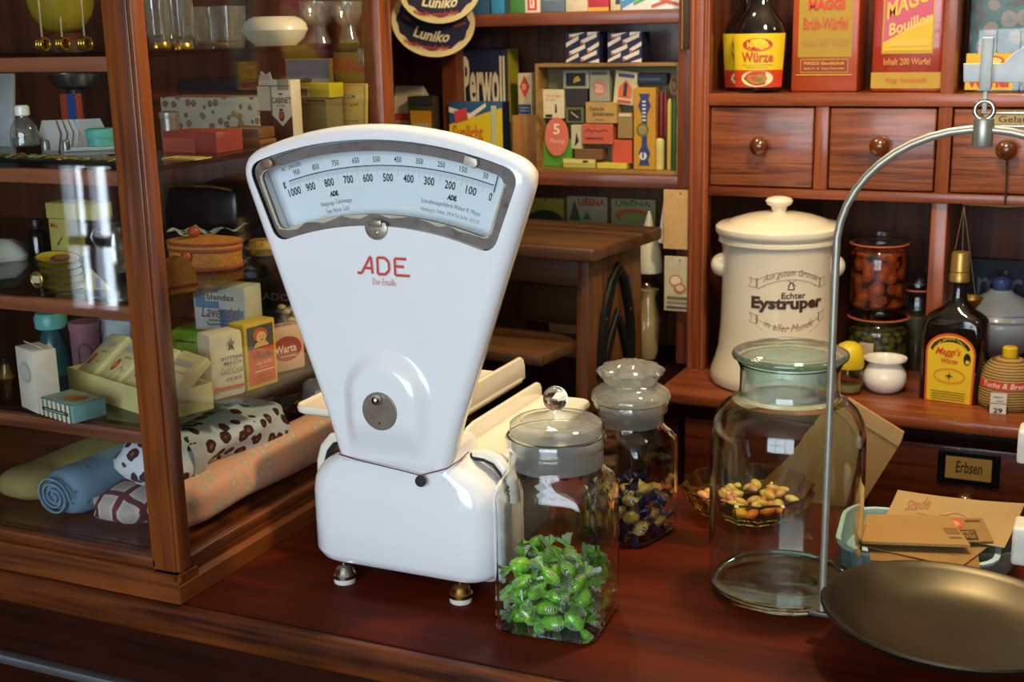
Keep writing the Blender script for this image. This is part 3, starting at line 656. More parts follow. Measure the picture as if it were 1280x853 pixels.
# ------------------------------------------------------------------ wrapped sweets, settled into the jars
def settle(n, half, margin, r, sp, seed, zlo, iters=260):
    rs = np.random.RandomState(seed); P = np.zeros((n, 3, 3)); lim = half-r
    lay = 9
    for i in range(n):
        c = np.array([rs.uniform(-lim*.8, lim*.8), rs.uniform(-lim*.8, lim*.8), zlo+r+(i//lay)*0.014+rs.uniform(0, .006)])
        d = rs.normal(size=3)*np.array([1, 1, .45]); d /= np.linalg.norm(d)
        for k in range(3): P[i, k] = c+d*sp*(k-1)
    V = np.zeros_like(P); idx = np.repeat(np.arange(n), 3)
    same = idx[:, None] == idx[None, :]
    for it in range(iters):
        V[:, :, 2] -= 0.00035; V *= 0.90; Q = P+V
        for sub in range(3):
            X = Q.reshape(-1, 3); d = X[:, None]-X[None]; L = np.sqrt((d**2).sum(2)+1e-12); ov = np.where(same, 0, np.maximum(0, 2*r-L))
            X += (d/L[..., None]*(ov*0.22)[..., None]).sum(1); Q = X.reshape(n, 3, 3)
            for a, bq, dist in ((0, 1, sp), (1, 2, sp), (0, 2, 2*sp)):
                e = Q[:, bq]-Q[:, a]; l = np.sqrt((e**2).sum(1, keepdims=True)+1e-12); c = e/l*(l-dist)*.5; Q[:, a] += c; Q[:, bq] -= c
            le = np.array([lim-margin, lim, lim-margin])[None, :]
            Q[:, :, 0] = np.clip(Q[:, :, 0], -le, le); Q[:, :, 1] = np.clip(Q[:, :, 1], -le, le); Q[:, :, 2] = np.maximum(Q[:, :, 2], zlo+r)
        V = Q-P; P = Q
    return P
def candy_meshes(pre, mb, me_, L, r):
    b = B(); R = []
    for j in range(9):
        s_ = -1+2*j/8; rr = r*math.sqrt(max(0.05, 1-(abs(s_)**2.6)*.93)); R.append([(s_*L/2, rr*math.cos(2*PI*k/10)*(1+.10*math.sin(3*k+j*2)), rr*.74*math.sin(2*PI*k/10)*(1+.10*math.cos(5*k+j))) for k in range(10)])
    b.rings(R); o = b.build('wrapped_body', mb, None, 50); body = o.data; D.objects.remove(o)
    b = B(); n = 14; A = [(0, .0016*math.cos(2*PI*k/n), .0016*math.sin(2*PI*k/n)) for k in range(n)]
    C = [(.0045+.0012*(k % 2), .0048*math.cos(2*PI*k/n), .0034*math.sin(2*PI*k/n)+(.0009 if k % 2 else -.0009)) for k in range(n)]
    E_ = [(.0100+.0020*(k % 3), .0112*math.cos(2*PI*k/n), .0036*math.sin(2*PI*k/n)+(.0018 if k % 2 else -.0018)) for k in range(n)]
    b.rings([A, C, E_], True, True, False); o = b.build('wrapper_end', me_, None, None, False); end = o.data; D.objects.remove(o)
    return body, end
def candy_mat(name, cols, scale, thr, w=0.0):
    """glossy wrapper: base colour with small printed patches and fine stripes"""
    m, nt, N, L, b = newmat(name); b.inputs['Roughness'].default_value = 0.28; b.inputs['Coat Weight'].default_value = 0.6; b.inputs['Coat Roughness'].default_value = 0.12
    tc = N.new('ShaderNodeTexCoord'); wv = N.new('ShaderNodeTexWave'); wv.inputs['Scale'].default_value = scale; wv.inputs['Distortion'].default_value = 5; wv.inputs['Detail Scale'].default_value = 40; L.new(tc.outputs['Object'], wv.inputs['Vector'])
    nz = N.new('ShaderNodeTexNoise'); nz.inputs['Scale'].default_value = 150; nz.inputs['Detail'].default_value = 2; L.new(tc.outputs['Object'], nz.inputs['Vector'])
    rp = N.new('ShaderNodeValToRGB'); e = rp.color_ramp.elements; e[0].position = 0.30; e[0].color = lin(cols[1]); e[1].position = 0.70; e[1].color = lin(cols[2]); L.new(nz.outputs['Fac'], rp.inputs['Fac'])
    r2 = N.new('ShaderNodeValToRGB'); r2.color_ramp.interpolation = 'CONSTANT'; e = r2.color_ramp.elements; e[0].position = 0; e[0].color = (0, 0, 0, 1); e[1].position = thr; e[1].color = (1, 1, 1, 1)
    n2 = N.new('ShaderNodeTexNoise'); n2.inputs['Scale'].default_value = 95; n2.inputs['Detail'].default_value = 3; L.new(tc.outputs['Object'], n2.inputs['Vector']); L.new(n2.outputs['Fac'], r2.inputs['Fac'])
    pr = N.new('ShaderNodeMix'); pr.data_type = 'RGBA'; pr.inputs[6].default_value = lin(cols[0]); pr.inputs[7].default_value = lin(cols[3])
    st = N.new('ShaderNodeMath'); st.operation = 'GREATER_THAN'; st.inputs[1].default_value = 0.62; L.new(wv.outputs['Fac'], st.inputs[0]); L.new(st.outputs[0], pr.inputs['Factor'])
    mx = N.new('ShaderNodeMix'); mx.data_type = 'RGBA'; L.new(r2.outputs['Color'], mx.inputs['Factor']); L.new(rp.outputs['Color'], mx.inputs[6]); L.new(pr.outputs[2], mx.inputs[7]); L.new(mx.outputs[2], b.inputs['Base Color'])
    bp = N.new('ShaderNodeBump'); bp.inputs['Strength'].default_value = 0.5; bp.inputs['Distance'].default_value = 0.0015; L.new(nz.outputs['Fac'], bp.inputs['Height']); L.new(bp.outputs['Normal'], b.inputs['Normal'])
    return m
def fill_jar(n, J, JR, half, pre, label, group, mb, me_, L, r, seed):
    P = settle(n, half, 0.0085, r*0.93, L*0.30, seed, 0.0062)
    body, end = candy_meshes(pre, mb, me_, L, r); base = Matrix.Translation((J[0], J[1], 0.0)) @ Matrix.Rotation(JR, 4, 'Z')
    rs = random.Random(seed)
    for i in range(n):
        ax = Vector(P[i, 2]-P[i, 0]).normalized(); c = Vector(P[i, 1])
        q = ax.to_track_quat('X', 'Z').to_matrix().to_4x4() @ Matrix.Rotation(rs.uniform(-.9, .9), 4, 'X')
        o = D.objects.new('wrapped_candy', body); COL.objects.link(o); o.matrix_world = base @ Matrix.Translation(c) @ q
        o['label'] = label; o['category'] = 'candy'; o['group'] = group
        for sx in (1, -1):
            e = D.objects.new('wrapper_end', end); COL.objects.link(e); e.parent = o
            e.matrix_local = Matrix.Translation((sx*L*0.47, 0, 0)) @ (Matrix.Identity(4) if sx > 0 else Matrix.Rotation(PI, 4, 'Z')) @ Matrix.Rotation(rs.uniform(-.7, .7), 4, 'Y') @ Matrix.Rotation(rs.uniform(0, 3), 4, 'X')
fill_jar(62, J1, J1R, .0500, 'green', 'small green twist-wrapped sweet among the pile in the ball-knob jar', 'green sweets in the front jar',
         candy_mat('green_wrapper', ('#20341c', '#58b01c', '#a0e64a', '#d4ecc0'), 130, 0.565), candy_mat('green_wrapper_end', ('#24401c', '#4a9e1c', '#8fdc50', '#dcf0d0'), 190, 0.50), .0248, .0088, 3)
fill_jar(34, J2, J2R, .0405, 'blue', 'yellow sweet with dark blue twisted wrapper ends in the crystal-stopper jar', 'blue and yellow sweets in the rear jar',
         candy_mat('yellow_wrapper', ('#1b1d52', '#c09a1c', '#e0c860', '#e8e2c8'), 90, 0.55), candy_mat('blue_wrapper_end', ('#0c0d2a', '#15173f', '#23266a', '#2c3078'), 120, 0.6), .0215, .0088, 11)

# ------------------------------------------------------------------ hanging pan balance at the right
PEW = mat('#504a3c', 0.40, 0.95, var=0.10, scale=25); NICK = mat('#b4b0a2', 0.42, 0.75, var=0.12, scale=60)
ENW = mat('#c9cbc6', 0.4, var=0.06, scale=90, bump=0.15)
bl_ = thing('pan_balance', 'metal hanging balance: shallow round pan on an arched bail below white beam', 'balance', (0.16, 1.205, 0.0003))
IT = Matrix.Translation((-0.16, -1.205, 0))
PC = Vector((-0.1055, 1.205, 0.050))
b = B(); b.lathe([(.0001, -.0262), (.050, -.0260), (.082, -.0235), (.102, -.0150), (.114, -.0040), (.1185, -.0008), (.1210, -.0012), (.1222, .0008), (.1208, .0030), (.1178, .0026), (.1115, -.0020), (.100, -.0125), (.080, -.0208), (.050, -.0232), (.0001, -.0235)], 72)
b.build('pan', PEW, bl_, 50, True, IT @ Matrix.Translation(PC) @ Matrix.Rotation(rad(2.0), 4, 'Y') @ Matrix.Rotation(rad(-1.5), 4, 'X'))
hp = [(-0.2275, 1.205, .030), (-0.2275, 1.205, .12), (-0.2272, 1.205, .25), (-0.227, 1.205, .36)]
hp += [(-0.105-0.122*math.cos(rad(a)), 1.205, .395+.110*math.sin(rad(a))) for a in range(5, 176, 8)]
hp += [(0.017, 1.205, .36), (0.0172, 1.205, .25), (0.0175, 1.205, .12), (0.0175, 1.205, .030)]
B().tube(hp, 0.0037, 12).build('bail', NICK, bl_, 50, True, IT)
for x in (-0.2275, 0.0175):
    B().box(x-.012, x+.012, 1.198, 1.212, .026, .031, .001).build('bail_lug', mat('#5a5550', 0.45, 0.8), bl_, 30, True, IT)
b = B(); b.lathe([(.0080, .4905), (.0088, .492), (.0088, .513), (.0080, .5145)], 24, -0.105, 1.205); b.build('clevis', NICK, bl_, 40, True, IT)
b = B(); b.torus((-0.105, 1.205, .5215), .0078, .0021, 'y'); b.build('ring', CHROME, bl_, 60, True, IT)
b = B(); b.box(-.1098, -.1002, 1.197, 1.203, .538, .583, .0012); b.box(-.107, -.103, 1.2035, 1.2075, .519, .545, .001); b.build('hanger', mat('#b9b8ae', .5, .2, var=.12, scale=120), bl_, 30, True, IT)
b = B(); pts = []
for q in ((1204, 80), (1204, 103), (1284, 104), (1400, 104), (1400, 40), (1320, 44), (1290, 52), (1268, 66), (1254, 80)):
    u_ = U(*q, 'y', 1.207); pts.append((u_[0], u_[2]))
b.prism(pts, 1.2075, 1.2125, 'y', 0.001); b.build('beam', ENW, bl_, 30, True, IT)
B().prism([(0.05, .53), (0.09, .53), (0.09, .56), (0.05, .56)], 1.20, 1.22, 'y').build('pivot_block', NICK, bl_, 30, True, IT)
b = B(); b.box(0.12, 0.20, 1.17, 1.24, 0, .02, .006); b.box(0.145, 0.175, 1.19, 1.22, .018, .60, .006); b.box(0.04, .16, 1.203, 1.217, .535, .56, .003); b.build('column', ENW, bl_, 30, True, IT)
for (xa, ya, yb, Yq) in ((1272, 536, 578, 1.50), (1265, 656, 704, 1.34)):
    a_ = U(xa, (ya+yb)/2, 'y', Yq); h0 = U(xa, yb, 'y', Yq)[2]; h1 = U(xa, ya, 'y', Yq)[2]
    t_ = thing('enamel_plate', 'chipped white enamel plate edge at right, ' + ('upper one beside the label holder' if ya < 600 else 'lower one beside the brown papers'), 'scale plate', (a_[0]+.05, Yq, 0.0003))
    B().box(-.05, .05, -.008, .03, h0, h1, .004, 3).build('plate_edge', mat('#cfcabb', 0.4, var=0.12, scale=70), t_)
    B().box(-.01, .03, 0, .03, 0, h0+.002, .002).build('stand', mat('#3a3634', 0.5, .5), t_)
# ------------------------------------------------------------------ turned things placed from their outline
def px2m(p): return float(MB[2] @ (np.array(p)-CAM))/FPX
def turn(name, label, cat, cx, ybot, plane, parts, group=None, rz=0.0, n=36, face=True):
    """parts: (part name, material, [(half width px, y px), ...], extra) with the outline read bottom to top"""
    c = place(cx, ybot, plane); s = px2m(c)
    if face: rz = math.atan2(-c[0], c[1])+rz
    t = thing(name, label, cat, (c[0], c[1], c[2]+0.0004), rz, group)
    last = None
    for i, pt in enumerate(parts):
        nm, m, prof = pt[:3]; kw = pt[3] if len(pt) > 3 else {}
        sub = kw.pop('sub', False) if kw else False
        pr = [(hw*s, max(0.0, U(cx, y, 'y', c[1])[2]-c[2])) for hw, y in prof]
        o = B().lathe(pr, n, **kw).build(nm, m, last if sub else t, 40)
        if not sub: last = o
    t['_s'] = s; return t, s, c
PORC = mat('#e6dcc4', 0.22, var=0.03, scale=9, coat=0.5)
BLACKG = mat('#120d0b', 0.08, var=0.2, coat=0.6)
OPAL = mat('#ece8de', 0.2, coat=0.5, var=0.02)
CLEAR = thin_glass('clear_glass', (0.97, 0.98, 0.97), (0.6, 0.62, 0.58), 0.05)
DARKG = thin_glass('dim_glass', (0.85, 0.86, 0.82), (0.3, 0.32, 0.28), 0.05)
# stoneware pot
t, s, c = turn('stoneware_pot', 'tall cream stoneware pot with knobbed lid and brown banner lettering on the ledge', 'pot', 968, 476, ('z', 0.0),
    [('body', PORC, [(70, 476), (78, 474), (80, 468), (79, 460), (74, 447), (70, 430), (68, 405), (67, 370), (67, 310), (69, 303), (72, 300), (72, 296), (70, 294)]),
     ('lid', PORC, [(70, 294), (74, 291), (76, 287), (75.5, 282), (72, 279), (60, 277), (56, 274), (40, 269), (24, 266), (12, 264.5)]),
     ('lid_knob', PORC, [(8, 265), (9, 261), (10, 258), (15, 255), (16.5, 251), (14, 247.5), (7, 245.5), (0.5, 245)], {'sub': True})], rz=rad(11), n=64)
zz = lambda y: U(968, y, 'y', c[1])[2]-c[2]
for sx in (-1, 1):
    B().sphere((0, 0, 0), 1, 16, 12).build('lug', PORC, t, 60, True, Matrix.Rotation(-rad(11), 4, 'Z') @ Matrix.Translation((sx*67*s, 0, zz(332))) @ Matrix.Diagonal((.019, .022, .020, 1)))
BRN = mat('#4a2e1e', 0.5, var=0); BRN2 = mat('#8a6a4c', 0.5, var=0)
rc = 67.3*s
p = Print(lambda u, v, k: ((rc+.0004+EPS*k*.3)*math.sin(u/rc), -(rc+.0004+EPS*k*.3)*math.cos(u/rc), v))
PX = s; zc = zz(365)
def q2(x, y): return ((x-983)*PX*1.08, zz(y))
def bar(pts, w, m): p.line([q2(*a) for a in pts], w, m); p.k = 2
def arcl(x0, x1, y0, h, n=14): return [(x0+(x1-x0)*i/n, y0-h*(1-(2*i/n-1)**2)) for i in range(n+1)]
bar(arcl(948, 1023, 339, 12), .0004, BRN2); bar(arcl(950, 1021, 349, 12), .0004, BRN2)
bar(arcl(948, 1024, 384, -12), .0004, BRN2); bar(arcl(950, 1022, 394, -13), .0004, BRN2)
for x0, y0, sx in ((949, 336, -1), (1022, 337, 1)):
    bar([(x0, y0+2), (x0+sx*9, y0), (x0+sx*6, y0+5), (x0+sx*10, y0+10), (x0, y0+12)], .0004, BRN2); bar([(x0, y0), (x0, y0+11)], .0016, mat('#a07a62', 0.5, var=0))
for x0, y0, sx in ((950, 380, -1), (1022, 379, 1)):
    bar([(x0, y0+2), (x0+sx*9, y0-2), (x0+sx*6, y0+4), (x0+sx*9, y0+9), (x0, y0+12)], .0004, BRN2); bar([(x0, y0), (x0, y0+11)], .0016, mat('#a07a62', 0.5, var=0))
def pt_(body, x0, y0, x1, y1, m, **kw):
    a_, b_ = q2(x0, y1), q2(x1, y0); p.t(body, a_[0], a_[1], b_[0], b_[1], m, **kw)
pt_('Aus gutem Grunde', 956, 333, 1018, 343, BRN2, shear=0.35, arc=zz(333)-zz(341)); pt_('Echter', 976, 352.5, 1003, 360, BRN, bold=0.02)
pt_('Eystruper', 943, 358, 1026, 377, BRN, bold=0.045); pt_('in aller Munde', 958, 384, 1014, 393, BRN2, shear=0.35, arc=-(zz(384)-zz(391)))
bar([(957, 346), (1016, 346)], .0003, BRN2); bar([(983, 349), (990, 349), (988, 341), (985, 341), (983, 349)], .0008, BRN); bar([(982, 337), (992, 345)], .0005, BRN2); bar([(992, 337), (982, 345)], .0005, BRN2)
hx0, hh_ = q2(986, 0)[0], zz(413)-zz(432)  # dark ellipse painted on for the shaded vent hole
for i in range(14):
    a0_, a1_ = PI*i/14, PI*(i+1)/14; p.k = 3
    p.poly([(hx0-30*s*math.cos(a0_), zz(432)-hh_*math.sin(a0_)), (hx0-30*s*math.cos(a1_), zz(432)-hh_*math.sin(a1_)), (hx0-30*s*math.cos(a1_), zz(432)+hh_*math.sin(a1_)), (hx0-30*s*math.cos(a0_), zz(432)+hh_*math.sin(a0_))], mat('#1c1512', 0.7))
p.build('brown_lettering', t)
# pickling jars
ORG = pattern('apricots', '#220a04', ('#8e3f14', '#6e2a0a'), 55, 0.62, 0.35); BEAN = pattern('beans', '#14140a', ('#5c5a20', '#48461a'), 85, 0.55, 0.4)
RUB = mat('#b55a38', 0.6)
def preserve(label, cx, plane, yb, yt, hw, fill, fm, dark=CLEAR, ring=True):
    H = yb-yt; parts = [('glass', dark, [(hw*.86, yb), (hw*.96, yb-.02*H), (hw, yb-.08*H), (hw, yb-.66*H), (hw*.96, yb-.74*H), (hw*.86, yb-.80*H), (hw*.88, yb-.84*H), (hw*.98, yb-.86*H)], {'cap1': False}),
        ('contents', fm, [(hw*.80, yb-.03*H), (hw*.93, yb-.08*H), (hw*.94, yb-(fill-.03)*H), (hw*.86, yb-fill*H)]),
        ('rubber_ring', RUB, [(hw*.9, yb-.866*H), (hw*1.0, yb-.868*H), (hw*1.0, yb-.880*H), (hw*.9, yb-.882*H)], {'cap0': False, 'cap1': False}),
        ('lid', dark, [(hw*.9, yb-.892*H), (hw*1.0, yb-.90*H), (hw*1.01, yb-.955*H), (hw*.92, yb-.985*H), (hw*.6, yb-1.0*H), (hw*.5, yb-.99*H), (hw*.02, yb-.985*H)])]
    return turn('preserving_jar', label, 'jar', cx, yb, plane, parts)
tl, s, c = preserve('round glass preserving jar of green beans under the apricot jar', 1095, ('y', 2.235, 0.0), 470, 384, 38, .70, BEAN)
zt = c[2]+max(v.co.z for ch in tl.children for v in ch.data.vertices)
p = Print(f_cyl(38*s, 0.045, .028, 0.75, rad(-12)), 8); p.r(0, 0, .62, .85, '#b9a98a'); p.build('paper_label', tl)
preserve('glass preserving jar of orange fruit stacked on the bean jar', 1096, ('y', 2.235, zt), 385, 292, 36, .78, ORG)
preserve('dim glass jar half hidden between preserving jars and cabinet divider', 1143, ('y', 2.32, 0.0), 462, 345, 26, .6, mat('#2a2a18', .5), DARKG)
# small things on the ledge
t, s, c = turn('glass_shaker', 'small glass shaker with yellow dome cap beside the white pot', 'shaker', 1060, 491, ('z', 0.0),
    [('glass', CLEAR, [(13, 491), (16.5, 489), (17.5, 482), (17.5, 472), (16, 462), (15.5, 459)]), ('contents', mat('#6e6a3a', .6), [(12, 490), (15, 487), (15, 482)]),
     ('cap', mat('#d9bb22', .35), [(17, 459), (18, 457), (18, 446), (17, 438), (13, 431), (7, 428), (.5, 427)])])
t, s, c = turn('porcelain_pot', 'small round white porcelain pot with flared rim on the ledge', 'pot', 1105, 489, ('z', 0.0),
    [('pot', OPAL, [(14, 489), (17, 488), (23, 483), (26.5, 475), (26, 466), (22, 459), (19.5, 455), (21, 452), (26, 449), (26, 447), (22, 448), (17, 455), (17, 462), (20, 474), (10, 482), (.5, 483)])])
# big square sauce bottle
a, b_ = foot((1147, 499), (1222, 508), ('z', 0.0)); mid = (a+b_)/2; Wd = float(np.hypot(*(b_-a)[:2])); rz = math.atan2(b_[1]-a[1], b_[0]-a[0])
Yb = mid[1]; zq = lambda y: float(U(1184, y, 'y', Yb)[2])
t = thing('sauce_bottle', 'large square black sauce bottle with arched yellow label and gold cap', 'bottle', (mid[0], mid[1], 0.0005), rz-rad(3))
dd = Wd*.62; cy = dd/2
R = [rrect(Wd*.93, dd*.9, .008, 5, 0, cy, 0), rrect(Wd, dd, .009, 5, 0, cy, .004)] + [rrect(Wd*k, dd*k2, r_, 5, 0, cy, zq(y)) for y, k, k2, r_ in ((425, 1.03, 1.0, .010), (411, 1.03, 1.0, .014), (403, 1.0, .98, .018), (397, .90, .92, .022), (392, .70, .82, .024), (387, .50, .72, .026), (380, .33, .53, .03), (370, .27, .43, .03), (356, .26, .42, .03))]
B().rings(R).build('bottle_body', BLACKG, t, 50)
rn = Wd*.135
B().lathe([(rn*1.05, zq(356)), (rn*1.22, zq(355)), (rn*1.22, zq(346)), (rn*1.1, zq(344)), (rn*1.2, zq(342)), (rn*1.15, zq(340)), (rn*1.12, zq(322)), (rn*1.0, zq(318.5)), (.0005, zq(318))], 28, 0, cy).build('cap', mat('#a8884a', .35, .7), t, 40)
h0 = zq(505); hL = zq(417)-h0
p = Print(lambda u, v, k: ((u-.49)*Wd*.80, -EPS*k*.6-.0003, h0+v*hL))
def arch(m, d): p.poly([(.0+d, d*.6), (1-d, d*.6), (1.02-d*.9, .72)] + [(.5+(.52-d)*math.cos(rad(a_)), .72+(.28-d*.8)*math.sin(rad(a_))) for a_ in range(15, 166, 10)] + [(-.02+d*.9, .72)], m)
arch('#c8461c', 0); arch('#d8b416', .045)
BK = mat('#1a1408', .5, var=0)
p.line([(.5+.40*math.cos(rad(a_)), .725+.185*math.sin(rad(a_))) for a_ in range(172, 7, -11)], .032, BK, 1.1); p.t('FÜR JEDEN TISCH', .14, .735, .86, .785, '#d8b416', .02, arc=.165)
p.t("Maggi's", .18, .66, .72, .80, '#c23a1a', .02, .4); p.t('Würze', .30, .575, .66, .645, '#c8461c', .03); p.e(.85, .66, .075, .085, BK, 14); p.e(.86, .62, .045, .03, '#d8b416', 10)
p.line([(.5+.32*math.cos(rad(a_)), .40+.10*math.sin(rad(a_))) for a_ in range(0, 361, 20)], .006, mat('#c8461c', .5, var=0), 1.1)
for a_ in (0, 90, 180, 270): p.poly([(.5+.09*math.cos(rad(a_)), .40+.07*math.sin(rad(a_))), (.5+.02*math.cos(rad(a_+45)), .40+.02*math.sin(rad(a_+45))), (.5, .40), (.5+.02*math.cos(rad(a_-45)), .40+.02*math.sin(rad(a_-45)))], BK)
for k_, y_ in enumerate((.17, .135, .10, .065)): p.line([(.14+.02*(k_ % 2), y_), (.86-.02*(k_ % 2), y_)], .008, mat('#7a6410', .5, var=0), 1.1)
p.build('label', t)
p = Print(lambda u, v, k: (-Wd/2-.0003-EPS*k*.5, (u)*dd*.8+.004, h0+v*hL)); p.r(0, 0, 1, .95, '#b8642a'); p.build('side_label', t)
# straw covered bottle with price flag
STRAW = None
m, nt, N, L, pb = newmat('straw'); pb.inputs['Roughness'].default_value = .7
tc = N.new('ShaderNodeTexCoord'); wv = N.new('ShaderNodeTexWave'); wv.bands_direction = 'Z'; wv.inputs['Scale'].default_value = 75; wv.inputs['Distortion'].default_value = 1.5; L.new(tc.outputs['Object'], wv.inputs['Vector'])
rp = N.new('ShaderNodeValToRGB'); rp.color_ramp.elements[0].color = lin('#5e431c'); rp.color_ramp.elements[1].color = lin('#b08b4a'); L.new(wv.outputs['Fac'], rp.inputs['Fac']); L.new(rp.outputs['Color'], pb.inputs['Base Color'])
bp = N.new('ShaderNodeBump'); bp.inputs['Strength'].default_value = .6; bp.inputs['Distance'].default_value = .002; L.new(wv.outputs['Fac'], bp.inputs['Height']); L.new(bp.outputs['Normal'], pb.inputs['Normal']); STRAW = m
t, s, c = turn('straw_bottle', 'straw-wrapped beehive-shaped bottle with red ribbon, yellow cap and 29 tag', 'bottle', 1258, 507, ('z', 0.0),
    [('straw_body', STRAW, [(32, 507), (35, 504), (36, 495), (35, 480), (33, 468), (29, 458), (22, 450), (12, 447), (9, 446)]),
     ('cap', mat('#c9a414', .4), [(8.5, 447), (9, 445), (9, 435), (7.5, 433.5), (.5, 433)])])
zz = lambda y: U(1258, y, 'y', c[1])[2]-c[2]
p = Print(f_cyl(34.6*s, zz(480), zz(470)-zz(480), 2.4), 16); p.r(0, 0, 1, 1, '#c0432a'); p.t('Tuchs & Bremsd', .12, .2, .9, .85, '#e6cfc0', .01, .2); p.build('ribbon', t)
p = Print(lambda u, v, k: (-.012+(u-.5)*.030, -36.5*s-.004-EPS*k, zz(510)+v*(zz(482)-zz(510)))); p.r(.0, .0, 1, .42, '#1c1c1c'); p.r(.1, .02, .9, 1, '#cfc8ba'); p.r(.1, .52, .9, .56, '#8a857a'); p.t('29', .27, .12, .73, .34, '#15130f', .02); p.r(.25, .80, .7, .84, '#7a756a'); p.r(.4, .63, .75, .67, '#8a857a'); p.build('price_tag', t)
# blue-white tureen, brass hand balance and enamel sign in the dim compartment
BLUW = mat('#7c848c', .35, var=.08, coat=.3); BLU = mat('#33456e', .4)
turn('lidded_tureen', 'pale blue-and-white china tureen with knobbed lid standing behind the sauce bottle', 'tureen', 1246, 440, ('y', 2.31, 0.0),
    [('bowl', BLUW, [(30, 440), (34, 436), (44, 424), (50, 410), (51, 400), (49, 396)]), ('lid', BLUW, [(50, 396), (51, 393), (46, 384), (30, 374), (16, 366), (13, 362)]),
     ('lid_stripe', BLU, [(46.6, 385.5), (47.5, 386.5), (48.6, 389), (47.6, 389)], {'cap0': False, 'cap1': False}), ('lid_knob', BLU, [(9, 363), (10, 358), (12, 354), (11, 349), (6, 346), (.5, 345)])])
a = U(1182, 322, 'y', 2.372); b_ = U(1330, 395, 'y', 2.372)
t = thing('enamel_sign', 'dark blue enamel sign with pale letters leaning behind the china tureen', 'sign', ((a[0]+b_[0])/2, 2.372, 0.0005))
B().box(-(b_[0]-a[0])/2, (b_[0]-a[0])/2, 0, .006, 0, a[2], .001).build('plate', mat('#0c121e', .7), t)
p = Print(f_front(b_[0]-a[0], a[2])); p.t('mich', .28, .62, .78, .93, '#4e5866', .0); p.build('lettering', t)
hb = thing('hand_balance', 'small brass hand balance hanging in the dim right compartment', 'balance', (0, 0, 0))
hb.location = (-.13, 2.165, .30); ih = Matrix.Translation((.13, -2.165, -.30))
w2 = lambda x, y, Y=2.165: tuple(U(x, y, 'y', Y))
DBR = mat('#3e2f18', .6, .5, var=.2)
B().tube([w2(1259, 196), w2(1258, 225), w2(1256, 256)], .0016, 6).build('hanger', DBR, hb, 40, True, ih)
B().tube([w2(1204, 256), w2(1230, 257), w2(1256, 259), w2(1282, 258), w2(1310, 256)], [.001, .0025, .004, .0025, .001], 8).build('beam', DBR, hb, 40, True, ih)
for e_ in ((1194, 312), (1201, 372), (1219, 368)): B().tube([w2(1205, 257), w2(*e_)], .0006, 5).build('string', mat('#6b5a3a', .8), hb, None, True, ih)
cpan = U(1208, 372, 'y', 2.165); B().lathe([(.0005, -.022), (.014, -.019), (.022, -.010), (.0265, 0), (.0255, .0005), (.021, -.009), (.013, -.0175), (.0005, -.020)], 28).build('brass_pan', mat('#a8894a', .3, .9), hb, 40, True, ih @ Matrix.Translation(cpan))

# ------------------------------------------------------------------ upper shelf of the drawer cabinet
TZ = 0.4838
def wuerze(label, cx, Y):
    K = .87
    t, s, c = turn('seasoning_bottle', label, 'bottle', cx, 113, ('y', Y, TZ),
        [('glass', BLACKG, [(hw*K, y) for hw, y in ((30, 113), (33, 112), (35, 90), (38, 62), (37.5, 44), (33, 30), (24, 18), (16, 8), (13, -8), (12, -30), (13, -36))], {'sy': .72}),
         ('cap', mat('#c0301c', .4), [(12, -36), (13, -38), (12, -60), (8, -64), (.5, -65)], {'sy': .8})], n=40, rz=rad(-8))
    z0 = U(cx, 110, 'y', Y)[2]-TZ; z1 = U(cx, 42, 'y', Y)[2]-TZ
    def fn(u, v, kk):
        r = (34.9+4.6*min(1, v*1.25))*s*K+EPS*kk+.0003; a = (u-.5)*2.3; return (r*math.sin(a), -r*math.cos(a)*.73, z0+v*(z1-z0))
    p = Print(fn, 16); p.r(0, .02, 1, 1, '#d9b818'); p.r(0, .02, 1, .34, '#c33a1c'); p.e(.5, .80, .24, .12, '#b5352c', 20); p.t('MAGGI', .34, .745, .66, .855, '#d9b818', .05)
    p.t('Würze', .24, .48, .76, .67, '#b5452a', .03); p.r(.25, .43, .75, .445, '#b59a30'); p.r(.32, .385, .68, .40, '#b59a30'); p.e(.5, .185, .27, .15, '#dccfa0', 22); p.e(.5, .185, .17, .095, '#a8702a', 18); p.e(.46, .2, .05, .03, '#b8452a', 10); p.e(.55, .17, .05, .03, '#5f7a2a', 10)
    p.build('label', t)
wuerze('dark seasoning bottle with yellow-red label, in front of its twin', 949, 2.212)
wuerze('dark seasoning bottle half hidden behind its twin at the upright', 936, 2.285)
ORA = mat('#963a12', .4, var=.06, coat=.2); TINY = '#cfa615'
def tin_maggi(p):
    p.poly([(.1, .3), (.9, .3), (.9, .95)] + [(.5+.4*math.cos(rad(a_)), .95+.12*math.sin(rad(a_))) for a_ in range(0, 181, 15)] + [(.1, .95)], '#9a7a14')
    p.r(.14, .165, .86, .285, '#9a7a14'); p.r(.155, .175, .845, .275, '#7c2a12'); p.t('MAGGI Gesellschaft', .2, .235, .8, .262, '#d5b02a'); p.t('Berlin W. 35  Singen-Hohentwiel', .2, .19, .8, .212, '#d5b02a')
    p.t('MAGGI', .24, .70, .78, .795, '#b3341c', .05); p.t('Brüh-Würfel', .17, .535, .83, .64, '#b3341c', .01); p.t('Inhalt: 600 Würfel', .15, .40, .85, .465, '#9a7a2c', .0)
    p.line([(.12+.76*i/12, 1.02+.1*math.sin(PI*i/12)) for i in range(13)], .035, mat('#b3341c', .5, var=0), 1.3); p.r(.08, .145, .92, .152, '#c8a01c')
carton('cube_tin', 'orange tin of stock cubes with yellow arched panel, beside the dark bottles', 'tin', (988, 114.5), (1071, 114.5), -30, ('y', 2.22, TZ), .085, ORA, tin_maggi, bev=.004)
